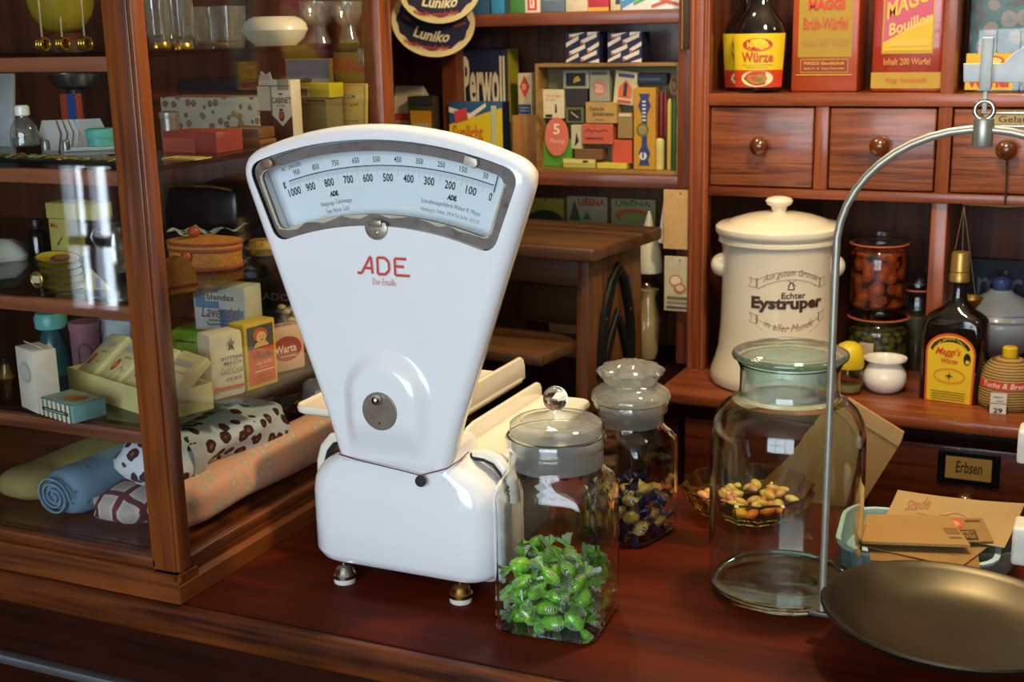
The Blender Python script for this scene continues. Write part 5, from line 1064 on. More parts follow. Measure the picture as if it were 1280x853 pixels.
# pale blue basket with paper bags
bx = [U(1058, 700, 'z', 0), U(1110, 640, 'z', .0)]
_c = U(1150, 672, 'z', .036); BX, BY = float(_c[0]), float(_c[1])
t = thing('plastic_basket', 'pale blue plastic basket on the counter holding brown paper bags', 'basket', (BX, BY, .0004), rad(3))
LB_ = mat('#a9c4ca', .35)
R = [rrect(w_*.75, d_*.80, r_, 5, 0, 0, z_) for w_, d_, r_, z_ in ((.19, .15, .03, 0), (.20, .16, .032, .004), (.215, .172, .036, .034), (.228, .185, .040, .036), (.228, .185, .040, .039), (.212, .169, .035, .039), (.196, .154, .03, .006))]
B().rings(R).build('basket', LB_, t, 40)
def sheet(nm, lab, quad, z, th, col, pr=None, cat='paper bag', curl=0.0, group=None):
    Q = [U(*q, 'z', z) for q in quad]; c_ = sum(Q)/4; t = thing(nm, lab, cat, (c_[0], c_[1], z), group=group)
    n = 6; R = []
    def at(u, v): return (Q[0]*(1-u)*(1-v)+Q[1]*u*(1-v)+Q[2]*u*v+Q[3]*(1-u)*v)-c_
    bm_ = B(); V = {}
    def zc(u, v): return curl*((2*u-1)**2*.6+(2*v-1)**2*.4)
    for s_, zo in ((0, 0), (1, th)):
        for i in range(n+1):
            for j in range(n+1):
                q = at(i/n, j/n); V[s_, i, j] = bm_.bm.verts.new((q[0], q[1], zc(i/n, j/n)+zo))
    for i in range(n):
        for j in range(n):
            bm_.bm.faces.new((V[1, i, j], V[1, i+1, j], V[1, i+1, j+1], V[1, i, j+1])); bm_.bm.faces.new((V[0, i, j], V[0, i, j+1], V[0, i+1, j+1], V[0, i+1, j]))
        bm_.bm.faces.new((V[0, i, 0], V[0, i+1, 0], V[1, i+1, 0], V[1, i, 0])); bm_.bm.faces.new((V[0, i, n], V[1, i, n], V[1, i+1, n], V[0, i+1, n]))
        bm_.bm.faces.new((V[0, 0, i], V[1, 0, i], V[1, 0, i+1], V[0, 0, i+1])); bm_.bm.faces.new((V[0, n, i], V[0, n, i+1], V[1, n, i+1], V[1, n, i]))
    bm_.build('paper', mat(col, .75, var=.04, scale=20), t, 30)
    if pr:
        def fn(u, v, k):
            q = at(u, v); return (q[0], q[1], zc(u, v)+th+.0003+EPS*k*.6)
        p = Print(fn, 6); pr(p); p.build('print', t)
    return t
sheet('wrapping_sheet', 'large cream printed sheet behind the brown bags, corner hanging right', ((1105, 652), (1255, 690), (1281, 634), (1122, 617)), .0440, .0004, '#a08658', lambda p: (p.t('Stade', .12, .50, .30, .86, '#9a6a4a', .02, slant=.2), p.r(.22, .41, .40, .44, '#a87a5a'), p.line([(.42, .5), (.5, .62), (.62, .58), (.66, .48)], .012, mat('#b08a62', .7, var=0), 2.)), 'sheet', .004)
GB = 'paper bags in the blue basket'
sheet('paper_bag', 'lowest brown paper bag in the basket, sticking out at bottom right', ((1088, 702), (1225, 712), (1222, 690), (1083, 678)), .0405, .0012, '#856232', lambda p: p.r(.05, .35, .12, .40, '#8a5c3a'), group=GB)
sheet('paper_bag', 'brown paper bag fanned below the top one, pointing at the pan', ((1076, 683), (1200, 711), (1236, 684), (1085, 662)), .0425, .0012, '#8c6a38', lambda p: (p.r(.9, .1, .905, .9, '#9a7648'), p.r(.80, .4, .86, .45, '#8a5c3a')), group=GB)
def schm(p): p.r(.40, .05, .52, .95, '#c0503c'); p.e(.62, .72, .10, .22, '#c44a38', 20); p.e(.62, .72, .06, .13, '#d08a6a', 16); p.r(.56, .05, .84, .45, '#3a2c1c'); p.t('SCHMIDT', .58, .27, .82, .40, '#8c6a38', .03); p.t('KAFFEE', .58, .10, .82, .23, '#8c6a38', .03); p.r(.76, .82, .95, .86, '#5a4028')
sheet('paper_bag', 'brown paper bag with red roundel and black lettered panel', ((1130, 680), (1242, 678), (1228, 649), (1128, 648)), .0490, .0012, '#8a6836', schm, group=GB)
sheet('paper_bag', 'plain topmost brown paper bag on the blue basket', ((1072, 680), (1213, 685), (1186, 648), (1084, 646)), .0510, .0030, '#96733e', lambda p: (p.r(.84, .35, .98, .55, '#7a5634'), p.r(.85, .2, .97, .25, '#7a5634'), p.r(.02, .2, .03, .6, '#7a5634')), group=GB)
t = thing('glass_bowl', 'greenish pressed-glass bowl under the brown bags beside the pan', 'bowl', (float(U(1222, 700, 'z', .01)[0])+.01, float(U(1222, 700, 'z', .01)[1]), .0004))
B().lathe([(.018, 0), (.024, .002), (.030, .016), (.032, .030), (.030, .031), (.027, .016), (.02, .006), (.0005, .005)], 32, flute=12, fl=.03).build('bowl', thin_glass('olive_glass', (.75, .78, .45), (.4, .45, .15), .08, smudge=.15), t, 30)
# ------------------------------------------------------------------ display case: top glass shelf
Z4, Z3, Z2, Z1 = SZ[4], SZ[3], SZ[2], SZ[1]
GLS = thin_glass('tumbler_glass', (0.93, 0.94, 0.90), (0.5, 0.5, 0.42), .13, wob=.3, smudge=.05); GILT = mat('#b8903a', .25, .9, var=.15)
for cx, Y, hw, yb, lab in ((200, 1.150, 15, 62, 'engraved tumbler with gold foot, nearest the corner post'), (226, 1.185, 19, 63, 'engraved tumbler with gold foot, next to the square tumbler')):
    turn('tumbler', lab, 'glass', cx, yb, ('y', Y, Z4), [('glass', GLS, [(hw*.8, yb), (hw*.85, yb-4), (hw*.8, yb-12), (hw*.95, yb-16), (hw, yb-80), (hw*.94, yb-80), (hw*.88, yb-18), (1, yb-14)], {'flute': 9, 'fl': .02}), ('gold_band', GILT, [(hw*.72, yb-1), (hw*.88, yb-1.5), (hw*.88, yb-5), (hw*.78, yb-9)])], group='tumblers on the top glass shelf')
c_ = place(275, 60, ('y', 1.265, Z4)); s = px2m(c_)
t = thing('square_tumbler', 'low square clear glass tumbler on the top shelf', 'glass', (c_[0], c_[1], c_[2]+.0004), rad(8))
w0, w1, hh = 50*s, 58*s, 50*s
B().rings([rrect(w0, w0*.8, .004, 3, 0, 0, 0), rrect(w1, w1*.8, .005, 3, 0, 0, hh), rrect(w1-.005, w1*.8-.005, .004, 3, 0, 0, hh), rrect(w0-.005, w0*.8-.005, .003, 3, 0, 0, .008)]).build('glass', GLS, t, 40)
B().box(-w0*.42, w0*.42, -w0*.34, w0*.34, .002, .006, .001).build('gilt_base', GILT, t)
turn('china_bowl', 'cream china ashtray bowl on the top glass shelf', 'bowl', 345, 58, ('y', 1.415, Z4), [('bowl', PORC, [(22, 58), (26, 57), (36, 48), (41, 38), (39, 30), (33, 24), (26, 21), (24, 22), (30, 27), (34, 37), (20, 50), (1, 52)])], n=40)
for cx, Y, hw, lab in ((399, 1.480, 23, 'footed glass with thick square stem, left of two'), (436, 1.492, 19, 'footed glass with thick square stem, right of two')):
    turn('footed_glass', lab, 'glass', cx, 56, ('y', Y, Z4), [('foot', GLS, [(hw*.66, 57), (hw*.7, 54), (hw*.55, 44), (hw*.40, 34)], {'n': 4} if False else {}), ('bowl', GLS, [(hw*.4, 34), (hw*.75, 28), (hw*.95, 18), (hw*1.0, 2), (hw*.95, 2), (hw*.9, 18), (hw*.6, 27), (1, 31)])], group='footed glasses on the top shelf')
c_ = place(82, 42, ('y', 1.30, Z4)); s = px2m(c_)
turn('yellow_bowl', 'yellow glazed bowl behind the gilt spoons at top left', 'bowl', 82, 66, ('y', 1.36, Z4), [('foot', mat('#4a2418', .5), [(26, 66), (27, 50), (20, 42)]), ('bowl', mat('#8f7a20', .25, coat=.5), [(14, 42), (26, 34), (36, 20), (40, 5), (42, -8), (38, -8), (32, 18), (10, 34), (1, 36)])])
for i, (x, yt) in enumerate(((54, -5), (79, 20), (107, -5))):
    c_ = place(x, 62, ('y', 1.12+.02*(i % 2), Z4)); s = px2m(c_)
    t = thing('gilt_spoon', 'gilt napkin clip with ribbed ball, ' + ('leftmost', 'middle', 'rightmost')[i] + ' of three at top left', 'clip', (c_[0], c_[1], Z4+.0004), group='gilt clips on the top shelf')
    for k in range(3): B().torus(((k-1)*.0035, 0, 0.0085), .0065, .0019, 'x', 16, 6).build('ring', GILT, t, 60)
    h = (62-yt)*s; B().box(-.0012, .0012, -.0006, .0006, .010, h, .0004).build('stem', mat('#a89a70', .4, .5), t)
# ------------------------------------------------------------------ second shelf from top
t, s, c = turn('glass_bottle', 'squat clear bottle with white screw cap behind the left pane', 'bottle', 32, 181, ('y', 1.17, Z3), [('glass', GLS, [(15, 183), (17, 181), (17.5, 168), (15, 158), (10, 150), (6, 147), (6, 144)]), ('liquid', mat('#5c604c', .2), [(13, 182), (15, 180), (15, 172)]), ('cap', OPAL, [(8, 145), (9, 144), (9, 134), (7, 132), (.5, 132)])])
CARDM = mat('#b4b2ac', .7)
c_ = place(84, 178, ('y', 1.20, Z3)); s = px2m(c_)
for k in range(9):
    a_ = -35+k*9; o = B().prism([(-.012, 0), (.012, 0), (.016, .020), (.010, .036), (-.010, .036), (-.016, .020)], -.0006, .0006, 'y').build('paper_tag', CARDM, None, None)
    tag(o, 'thin white shaped card, number %s from the left in the fanned row' % ('one two three four five six seven eight nine'.split()[k]), 'card', 'fanned white cards'); o.location = (c_[0]-.018+k*.0050, 1.19+k*.004, Z3+.0006); o.rotation_euler = (rad(-4), 0, rad(a_*.8+30))
turn('round_tin', 'small teal green round tin beside the corner post', 'tin', 127, 182, ('y', 1.14, Z3), [('tin', mat('#4f9a8c', .4), [(16, 183), (17, 182), (17, 173)]), ('lid', mat('#58a898', .4), [(17.5, 173), (18, 172), (18, 163), (16, 161), (.5, 160.5)])])
for x, lab in ((58, 'left'), (83, 'right')):
    turn('thimble', 'small silver thimble in front of the white cards, %s one' % lab, 'thimble', x, 187, ('y', 1.125, Z3), [('thimble', mat('#8d8a84', .35, .7), [(5, 188), (5, 186), (4.6, 178), (3.5, 175.5), (.5, 175)])], n=16)
a, b_ = foot((72, 196), (137, 184), ('z', Z3)); mid = (a+b_)/2
t = thing('white_ruler', 'flat white strip lying in front of the teal tin', 'strip', (mid[0], mid[1]+.01, Z3+.0005), math.atan2(b_[1]-a[1], b_[0]-a[0])*.4); B().box(-.030, .030, -.006, .006, 0, .005, .001).build('strip', mat('#b9c2c8', .4), t)
BLK = mat('#131214', .3)
t = thing('jewellery_tray', 'black tray with gilt chains along the left shelf front', 'tray', (-1.06, 1.087, Z3+.0004)); B().box(-.10, .115, -.014, .018, 0, .003, .001).build('tray', BLK, t)
rs = random.Random(9)
for k in range(46):
    o = D.objects.new('chain_link', None) if False else B().torus((0, 0, 0), .0042, .0009, 'z', 10, 5, sx=1.4).build('chain_link', mat(rs.choice(('#b09a5c', '#8a7a4a', '#c2b48a')), .3, .7), t, 60)
    o.location = (rs.uniform(-.09, .105), rs.uniform(-.009, .011), .0045+.001*rs.random()); o.rotation_euler = (rs.uniform(-.25, .25), rs.uniform(-.25, .25), rs.uniform(0, 3))
c_ = place(100, 96, ('y', 1.34, Z3)); 
turn('silver_dish', 'silver footed dish behind the white cards at upper left', 'dish', 100, 176, ('y', 1.36, Z3), [('stem', mat('#4a4a4c', .4, .6), [(18, 180), (20, 178), (12, 170), (8, 130), (10, 112)]), ('dish', mat('#8f9296', .25, .9), [(9, 112), (24, 108), (30, 98), (31, 92), (29, 92), (26, 100), (1, 106)])])
t = carton('grey_box', 'tall pale grey folded sheet leaning at far left edge', 'sheet', (-12, 172), (14, 172), 92, ('y', 1.22, Z3), .006, '#9a9c9c', None, tilt=rad(-8))
carton('orange_packet', 'small red and blue packet behind the white cards', 'packet', (78, 160), (98, 160), 118, ('y', 1.30, Z3), .012, '#a8401e', simple('#2a4a8a', .45, .0, 1, 1))
# right of the post
FLORAL = pattern('floral_paper', '#c4bda4', ('#8a3a2c', '#c07a4c', '#4c6a52'), 78, .36, .6)
carton('floral_box', 'long cream box with flower print at the back of the shelf', 'box', (204, 172), (325, 172), 122, ('y', 1.43, Z3), .06, FLORAL)
turn('silver_tin', 'small cylindrical silver tin on the red box row', 'tin', 215, 190, ('y', 1.245, Z3), [('tin', mat('#9a968c', .35, .7), [(11, 192), (11.5, 191), (11.5, 148)]), ('lid', mat('#a8a49a', .35, .7), [(12, 148), (12.3, 147), (12.3, 141), (10, 139.5), (.5, 139)])], n=24)
carton('red_box', 'flat reddish leather box on the second shelf', 'box', (206, 199), (272, 197), 165, ('y', 1.205, Z3), .05, '#8c3428', simple('#a84a38', .0, .0, .6, .7))
carton('paper_sheet', 'yellow printed paper lying under the red box', 'paper', (202, 207), (244, 203), 199, ('y', 1.135, Z3), .03, pattern('printed_paper', '#b8a45a', ('#2a2418',), 60, .25, .7))
t = carton('match_carton', 'brown matchbox with yellow edges, lower of two', 'matchbox', (285, 196), (326, 193), 175, ('y', 1.315, Z3), .035, '#7a5024', lambda p: (p.r(0, 0, 1, .06, '#a8843c'), p.r(0, .9, 1, 1, '#a8843c')))
carton('match_carton', 'brown matchbox with yellow edges, stacked on top', 'matchbox', (284, 178), (324, 175), 160, ('y', 1.318, Z3+t['_dim'][2]+.0008), .034, '#6a4420', lambda p: (p.r(0, 0, 1, .06, '#b8943c'), p.r(0, .9, 1, 1, '#b8943c'), p.r(.3, .45, .8, .52, '#3a2410')))
def f_cabinet(p):
    p.r(0, 0, 1, .50, '#3a1a14'); p.poly([(0, .50), (.40, .50), (.40, .42), (.70, .24), (1, .42), (1, .50)], '#cfc4a4'); p.t('CABINET', .40, .62, 1.0, .72, '#2a2622', .01); p.t('FILTER', .55, .56, .82, .60, '#b8604a'); p.poly([(.60, .39), (.66, .32), (.72, .32), (.78, .39), (.76, .48), (.62, .48)], '#3a2c22'); p.e(.69, .42, .07, .045, '#b03a2c', 14); p.e(.69, .51, .06, .025, '#3a2c22', 10); p.r(.64, .76, .76, .785, '#3a2c22')
    p.r(0, .90, 1, .915, '#8a4a34'); p.r(.0, .50, .4, .9, '#bcb094'); p.line([(.40, .42), (.40, .9)], .004, mat('#8a7a5c', .5, var=0), 1.8)
t = carton('cigarette_pack', 'white and brown cigarette pack with crest, torn open at top', 'cigarette pack', (328, 188), (368, 186), 101, ('y', 1.372, Z3), .022, '#cfc6aa', f_cabinet)
Wc, Dc, Hc = t['_dim']; B().prism([(-Wc*.5, Hc), (-Wc*.10, Hc), (-Wc*.16, Hc+.010), (-Wc*.30, Hc+.006), (-Wc*.42, Hc+.011)], .002, .004, 'y').build('torn_foil', mat('#b8b09c', .5), t, None); B().box(Wc*.1, Wc*.44, -.0008, Dc, Hc-.012, Hc+.0008).build('tax_stamp', mat('#8f8a7c', .6), t)
t = carton('olive_tin', 'olive green tin behind the cigarette pack', 'tin', (368, 186), (411, 185), 124, ('y', 1.452, Z3), .04, mat('#7a7440', .35, .3), lambda p: (p.r(.18, .72, .22, .76, '#2a2410'), p.r(.45, .92, .95, .97, '#3a3418')))
zt = Z3+t['_dim'][2]+.0009
carton('yellow_box', 'bright yellow flat box on the olive tin', 'box', (370, 122), (412, 121), 105, ('y', 1.455, zt), .035, '#b8a818', lambda p: (p.r(0, .05, .42, .8, '#c8bc9a'), p.r(.06, .15, .36, .65, '#8a6a34')))
def f_prima(p): p.line([(.05, .04), (.95, .04), (.95, .96), (.05, .96), (.05, .04)], .006, mat('#7a7040', .6, var=0), 1.2); p.r(.0, .70, .75, .76, '#4a5a4a'); p.t('PRIMA', .25, .71, .7, .75, '#c8b870', .02); p.t('Fischmirgel', .02, .52, .82, .62, '#b8642c', .01); p.r(.05, .45, .7, .46, '#8a7a44'); p.e(.35, .33, .16, .055, '#b04a2c', 16); p.r(.05, .22, .85, .24, '#8a7a44'); p.r(.05, .11, .8, .14, '#5a5030')
a, b_ = foot((404, 184), (462, 182), ('y', 1.500, Z3)); 
t = carton('emery_card', 'yellow cardboard folder with green and red print leaning at the rear', 'folder', (403, 184), (459, 182), 105, ('y', 1.503, Z3), .004, '#c2a84e', f_prima, tilt=rad(-6))
carton('picture_card', 'small framed winter picture leaning behind the tins', 'picture', (362, 176), (420, 176), 74, ('y', 1.518, Z3), .004, '#a8842c', lambda p: (p.r(.03, .55, .94, .98, '#6a8494'), p.r(.03, .55, .94, .72, '#b8b8b0'), p.e(.45, .66, .16, .08, '#2c2826', 14), p.e(.62, .64, .08, .08, '#c8c4bc', 10)))  # panel painted with a bright reflection in the case glass
carton('banded_reflection', 'tall tin with yellow and red bands standing in rear corner', 'tin', (422, 172), (463, 172), 66, ('y', 1.5215, Z3), .008, '#8a7418', lambda p: (p.r(0, .75, 1, .95, '#a8541c'), p.r(0, .30, 1, .48, '#7a2a1c'), p.e(.45, .39, .35, .07, '#a88a7a', 16)))  # banded panel added for a reflection-like yellow and red shape
t = carton('dark_hat', 'dark blue knitted cap lying behind the floral box', 'cap', (220, 120), (330, 120), 100, ('y', 1.50, Z3), .02, mat('#1a1f2c', .9, bump=.5), None, bev=.008)
# ------------------------------------------------------------------ third shelf
t = carton('yellow_carton', 'upright yellow carton under the slanted one on the left', 'carton', (65, 322), (88, 326), 274, ('y', 1.24, Z2), .03, '#a89a4a', lambda p: (p.t('Me', .1, .78, .5, .9, '#a8442c', .02), p.line([(.4, .35), (.7, .55)], .02, mat('#2a2a1c', .6, var=0)), p.r(.1, .12, .9, .16, '#3a3620')), group='yellow cartons on the third shelf')
t2_ = carton('yellow_carton', 'yellow carton lying slanted across another on the left', 'carton', (58, 274), (117, 276), 254, ('y', 1.236, Z2+t['_dim'][2]+.001), .035, '#b0a252', None, group='yellow cartons on the third shelf')
turn('ink_bottle', 'dark square ink bottle beside the yellow cartons', 'bottle', 50, 318, ('y', 1.25, Z2), [('glass', BLACKG, [(12, 322), (14, 320), (14, 296), (11, 290), (7, 287), (7, 282)]), ('cap', BLK, [(8, 283), (9, 282), (9, 275), (.5, 274)])])
c_ = place(63, 366, ('z', Z2)); YEL = mat('#b8a21e', .35); DKB = mat('#2a2014', .5)
for k in range(5):
    o = tag(B().lathe([(.014, 0), (.021, .0018), (.0255, .0042), (.0255, .0052), (.021, .0032), (.0005, .0022)], 32, sy=.8).build('coaster', YEL if k % 1 == 0 else DKB, None, 40), 'yellow oval dish with dark rim, %s of the leaning stack' % ('bottom', 'second lowest', 'middle', 'second highest', 'top')[k], 'dish', 'stack of yellow dishes')
    o.location = (c_[0]-.002*k, c_[1]+.024, Z2+.0006+k*.0075); o.rotation_euler = (rad(8), rad(6), rad(10))
    B().torus((0, 0, .0047), .0256, .0010, 'z', 32, 6, sy=.8).build('rim', DKB, o, 60)
p = Print(lambda u, v, k: ((u-.5)*.03, (v-.5)*.03, .0035+EPS*k)); p.e(.55, .6, .35, .4, '#8a4a3a', 18); p.e(.6, .65, .25, .3, '#a8705a', 14); p.build('flower_print', o)
t = thing('card_triangle', 'pale printed paper leaning on the yellow dishes', 'paper', (c_[0]+.040, c_[1]+.028, Z2+.0005), rad(20)); B().prism([(-.016, 0), (.018, 0), (-.006, .026)], 0, .0015, 'y').build('paper', pattern('pale_print', '#a8a07a', ('#6a7a9a',), 90, .3, .7), t, None)
t = thing('brooch', 'gold clip brooch with pale stones left of the yellow dishes', 'brooch', tuple(place(38, 366, ('z', Z2))+np.array([0, .012, .0004]))); B().torus((0, 0, .012), .008, .0022, 'y', 18, 8).build('ring', GILT, t, 60); B().box(-.006, .006, -.003, .003, .008, .017, .002).build('stone', mat('#b8b29a', .2), t)
turn('silver_jug', 'slim silver jug half hidden by the corner post', 'jug', 148, 338, ('y', 1.17, Z2), [('jug', mat('#8f8c86', .25, .9), [(14, 340), (16, 338), (17, 325), (14, 308), (9, 294), (11, 284), (14, 280), (11, 284), (8, 294)])])
b = B(); cj = place(148, 338, ('y', 1.17, Z2)); sj = px2m(cj); b.tube([(-.9*.017, 0, .052), (-.024, 0, .056), (-.027, 0, .048), (-.022, 0, .036), (-.014, 0, .028)], .0018, 8); o = b.build('handle', mat('#8f8c86', .25, .9), D.objects['silver_jug'], 50)
t = thing('folded_cloth', 'crumpled white cloth at far left of third shelf', 'cloth', tuple(place(8, 346, ('y', 1.22, Z2))+np.array([0, 0, .0004]))); B().lathe([(.032, 0), (.034, .006), (.026, .016), (.014, .024), (.0005, .026)], 24, flute=5, fl=.12).build('cloth', mat('#a8a8a4', .85, bump=.4), t, 50)
WICK = mat('#b5762a', .6, var=.25, scale=220, bump=.6); CORD = mat('#8f3a1c', .6, bump=.5, scale=200)
c_ = place(259, 344, ('y', 1.255, Z2)); s = px2m(c_)
t = thing('wicker_basket', 'oval lidded straw basket with red-brown stitched edges and knob', 'basket', (c_[0], c_[1], Z2+.0005), rad(10)); rx = 47*s
hB = 25*s; B().lathe([(rx*.96, 0), (rx, .003), (rx, hB), (rx*.97, hB+.001)], 48, sy=.72).build('basket_body', WICK, t, 40)
ld = B().lathe([(rx*1.03, hB+.0012), (rx*1.04, hB+.006), (rx*1.0, hB+.009), (rx*.5, hB+.0125), (.0005, hB+.0135)], 48, sy=.72).build('basket_lid', WICK, t, 40)
for z_, k_ in ((.003, 1.0), (hB-.001, 1.0)): B().torus((0, 0, z_), rx*k_, .0022, 'z', 60, 6, sy=.72).build('stitched_edge', CORD, t, 60)
B().torus((0, 0, hB+.007), rx*1.03, .002, 'z', 60, 6, sy=.72).build('stitched_edge', CORD, ld, 60); B().sphere((-rx*.2, -.008, hB+.019), .0075, 14, 10).build('lid_knob', mat('#9a4224', .45), ld, 60); B().sphere((-rx*.15, -rx*.74, hB*.72), .0075, 14, 10).build('front_button', mat('#9a4224', .45), t, 60)
a, b_ = foot((206, 372), (249, 365), ('z', Z2)); mid = (a+b_)/2; Wp = float(np.hypot(*(b_-a)[:2]))
t = thing('straw_purse', 'small rounded straw purse with red trim next to the post', 'purse', (mid[0], mid[1], Z2+.0005), math.atan2(b_[1]-a[1], b_[0]-a[0])); hp_ = .042
B().prism([(-Wp/2, 0), (Wp/2, 0), (Wp/2*.95, hp_*.55), (Wp/2*.6, hp_*.9), (0, hp_), (-Wp/2*.6, hp_*.92), (-Wp/2, hp_*.7)], 0, .014, 'y', .003).build('purse', WICK, t, 40); B().box(-Wp/2, Wp/2, -.001, .015, .006, .010, .001).build('trim', CORD, t)
t = carton('handbag', 'black leather handbag with gold edge at the back of third shelf', 'handbag', (206, 318), (300, 316), 235, ('y', 1.455, Z2), .055, mat('#0f1116', .35, coat=.3), None, bev=.012)
Wh, Dh, Hh = t['_dim']; B().tube([(-Wh*.45, 0, Hh), (-Wh*.2, -.001, Hh+.004), (Wh*.2, -.001, Hh+.004), (Wh*.45, 0, Hh)], .002, 8).build('gold_clasp', GILT, t, 50)
t = carton('glove_box', 'low black box with a lace cloth on top behind the straw basket', 'box', (205, 318), (292, 316), 292, ('y', 1.405, Z2), .04, mat('#17151a', .5), None)
zl = Z2+t['_dim'][2]+.0008; LACE = pattern('lace', '#c9c9c6', ('#6a6a6c',), 150, .22, .85)
c_ = place(250, 300, ('y', 1.40, zl)); 
t = thing('lace_doily', 'white lace cloth lying on the low black box', 'lace', (c_[0], c_[1], zl)); b = B(); V = []
n = 14
R = [[((i/n-.5)*.105, (j/6)*.045-.004, .002+.004*math.sin(i*1.1+j)+.010*max(0, i/n-.55)*2+.0015*math.cos(3*i)) for i in range(n+1)] for j in range(7)]
b.rings(R, False, False, False); b.build('lace', LACE, t, 50)
turn('bead_purse', 'gold beaded pouch beside the straw basket', 'pouch', 330, 340, ('y', 1.40, Z2), [('pouch', mat('#a8883c', .45, .3, var=.4, scale=300, bump=.8), [(18, 342), (22, 338), (23, 322), (20, 308), (15, 300), (.5, 299)])], n=24)
# ------------------------------------------------------------------ fourth shelf
def f_oval(p): p.e(.5, .62, .34, .17, '#a8a89c'); p.e(.5, .62, .26, .12, '#b9b4a4')
t = carton('white_carton', 'upright white carton with open top at far left', 'carton', (27, 509), (48, 519), 434, ('z', Z1), .028, '#cbc0b2', f_oval)
W_, D_, H_ = t['_dim']; B().prism([(-W_/2, 0), (W_/2, 0), (W_/2*.7, .008), (-W_/2*.8, .007)], 0, .001, 'y').build('top_flap', mat('#b8a592', .7), t, None, True, Matrix.Translation((0, D_*.5, H_)) @ Matrix.Rotation(rad(50), 4, 'X'))
def f_strip(p):
    for i in range(7): p.r(.02+i*.14, 0, .02+i*.14+.07, 1, '#c2b896')
    p.r(.12, .38, .9, .58, '#2a3a34'); p.r(.2, .46, .8, .50, '#9aa89a')
carton('striped_soap_box', 'flat blue-green and cream striped soap box on fourth shelf', 'soap box', (51, 519), (93, 531), 498, ('z', Z1), .042, '#5f8684', f_strip, None, lambda p: (p.r(.02, .05, .98, .95, '#8a9a84'), p.e(.6, .5, .22, .3, '#b8803a', 16), p.e(.7, .55, .1, .2, '#a85a2c', 10)))
turn('teal_vase', 'dark teal glass bottle behind the white carton', 'bottle', 74, 500, ('y', 1.20, Z1), [('bottle', mat('#1f4a4c', .25, coat=.4), [(20, 502), (22, 500), (23, 478), (21, 445), (16, 425), (11, 414)]), ('collar', mat('#5fa09a', .3), [(11, 414), (19, 410), (20, 398), (17, 392), (.5, 391)])])
def f_vol(p): p.t('volum', .35, .2, .95, .3, '#3a2a34', .03); p.line([(.25, .2), (.25, .7), (.4, .8), (.6, .75), (.7, .6), (.6, .45)], .012, mat('#3a2a34', .6, var=0), 1.5); p.r(.2, .2, .95, .21, '#3a2a34')
t, s, c = turn('pink_tin', 'dusty pink cardboard tube with dark curl print', 'tin', 112, 480, ('y', 1.215, Z1), [('tube', mat('#8a5a66', .6), [(17, 486), (17.5, 484), (17.5, 412)]), ('lid', mat('#966470', .6), [(18.2, 412), (18.5, 411), (18.5, 403), (.5, 402)])])
zz = lambda y: U(112, y, 'y', c[1])[2]-c[2]; p = Print(f_cyl(17.6*s, zz(466), zz(418)-zz(466), 2.0), 10); f_vol(p); p.build('print', t)
def f_lav(p): p.r(.5, .0, 1, .6, '#4a6a9c'); p.t('Lav', .12, .45, .45, .75, '#5c5f66', 0, .4); p.line([(.15, .4), (.3, .3), (.4, .4)], .012, mat('#5c5f66', .6, var=0), 1)
carton('lavender_carton', 'white and blue carton behind the open yellow box', 'carton', (127, 478), (168, 480), 400, ('y', 1.235, Z1), .03, '#b8bfc6', f_lav)
turn('amber_bottle', 'small dark amber bottle at far left of fourth shelf', 'bottle', 13, 512, ('y', 1.16, Z1), [('bottle', mat('#5c3c0a', .2, coat=.4), [(9, 514), (10, 512), (10, 474), (6, 464), (5, 456)]), ('cap', BLK, [(5.5, 456), (6, 455), (6, 448), (.5, 447)])], n=20)
# open box with packets
a, b_ = foot((87, 490), (204, 528), ('z', Z1)); Wd = float(np.hypot(*(b_-a)[:2])); rz = math.atan2(b_[1]-a[1], b_[0]-a[0]); mid = (a+b_)/2
e_ = U(268, 511, 'z', Z1); Dd = float(np.hypot(*(e_-b_)[:2])); Dd = min(Dd, .12); hB = .030
CRB = mat('#c2b678', .65); t = thing('open_box', 'open cream-yellow cardboard box filled with paper packets', 'box', (mid[0], mid[1], Z1+.0005), rz)
B().box(-Wd/2, Wd/2, 0, Dd, 0, .0015).build('bottom', CRB, t, None)
for q in ((-Wd/2, Wd/2, 0, .0015), (-Wd/2, Wd/2, Dd-.0015, Dd), (-Wd/2, -Wd/2+.0015, .0015, Dd-.0015), (Wd/2-.0015, Wd/2, .0015, Dd-.0015)): B().box(q[0], q[1], q[2], q[3], .0015, hB).build('side', CRB, t, None)
def f_pack(p): p.e(.28, .40, .11, .13, '#b0442c', 16); p.e(.28, .40, .06, .07, '#c87a5a', 12); p.r(.12, .72, .8, .80, '#a89a9c'); p.line([(.5, .1), (.52, .3), (.62, .38), (.78, .3), (.8, .1)], .008, mat('#8a8258', .6, var=0), 1); p.r(.45, .55, .8, .58, '#9a8a5a')
lab4 = ('first cream soap packet with red seal in the open box', 'second cream soap packet with red seal in the open box', 'third cream packet, right behind the corner post', 'fourth cream packet, tilted up at the right end')
for k in range(4):
    u = -Wd/2+.022+k*(Wd-.044)/3; tt = thing('soap_packet', lab4[k], 'packet', (0, 0, 0), group='packets in the open box')
    tt.matrix_world = Matrix.Translation((mid[0], mid[1], Z1)) @ Matrix.Rotation(rz, 4, 'Z') @ Matrix.Translation((u, .012, .012)) @ Matrix.Rotation(rad(36), 4, 'X') @ Matrix.Rotation(rad(-5+3*k), 4, 'Y')
    wq = .045; dq = .070; B().box(-wq/2, wq/2, 0, dq, 0, .012, .003, 3).build('packet', mat('#c4b884', .6), tt, 50)
    p = Print(f_top(wq, dq, .012)); f_pack(p); p.build('print', tt)
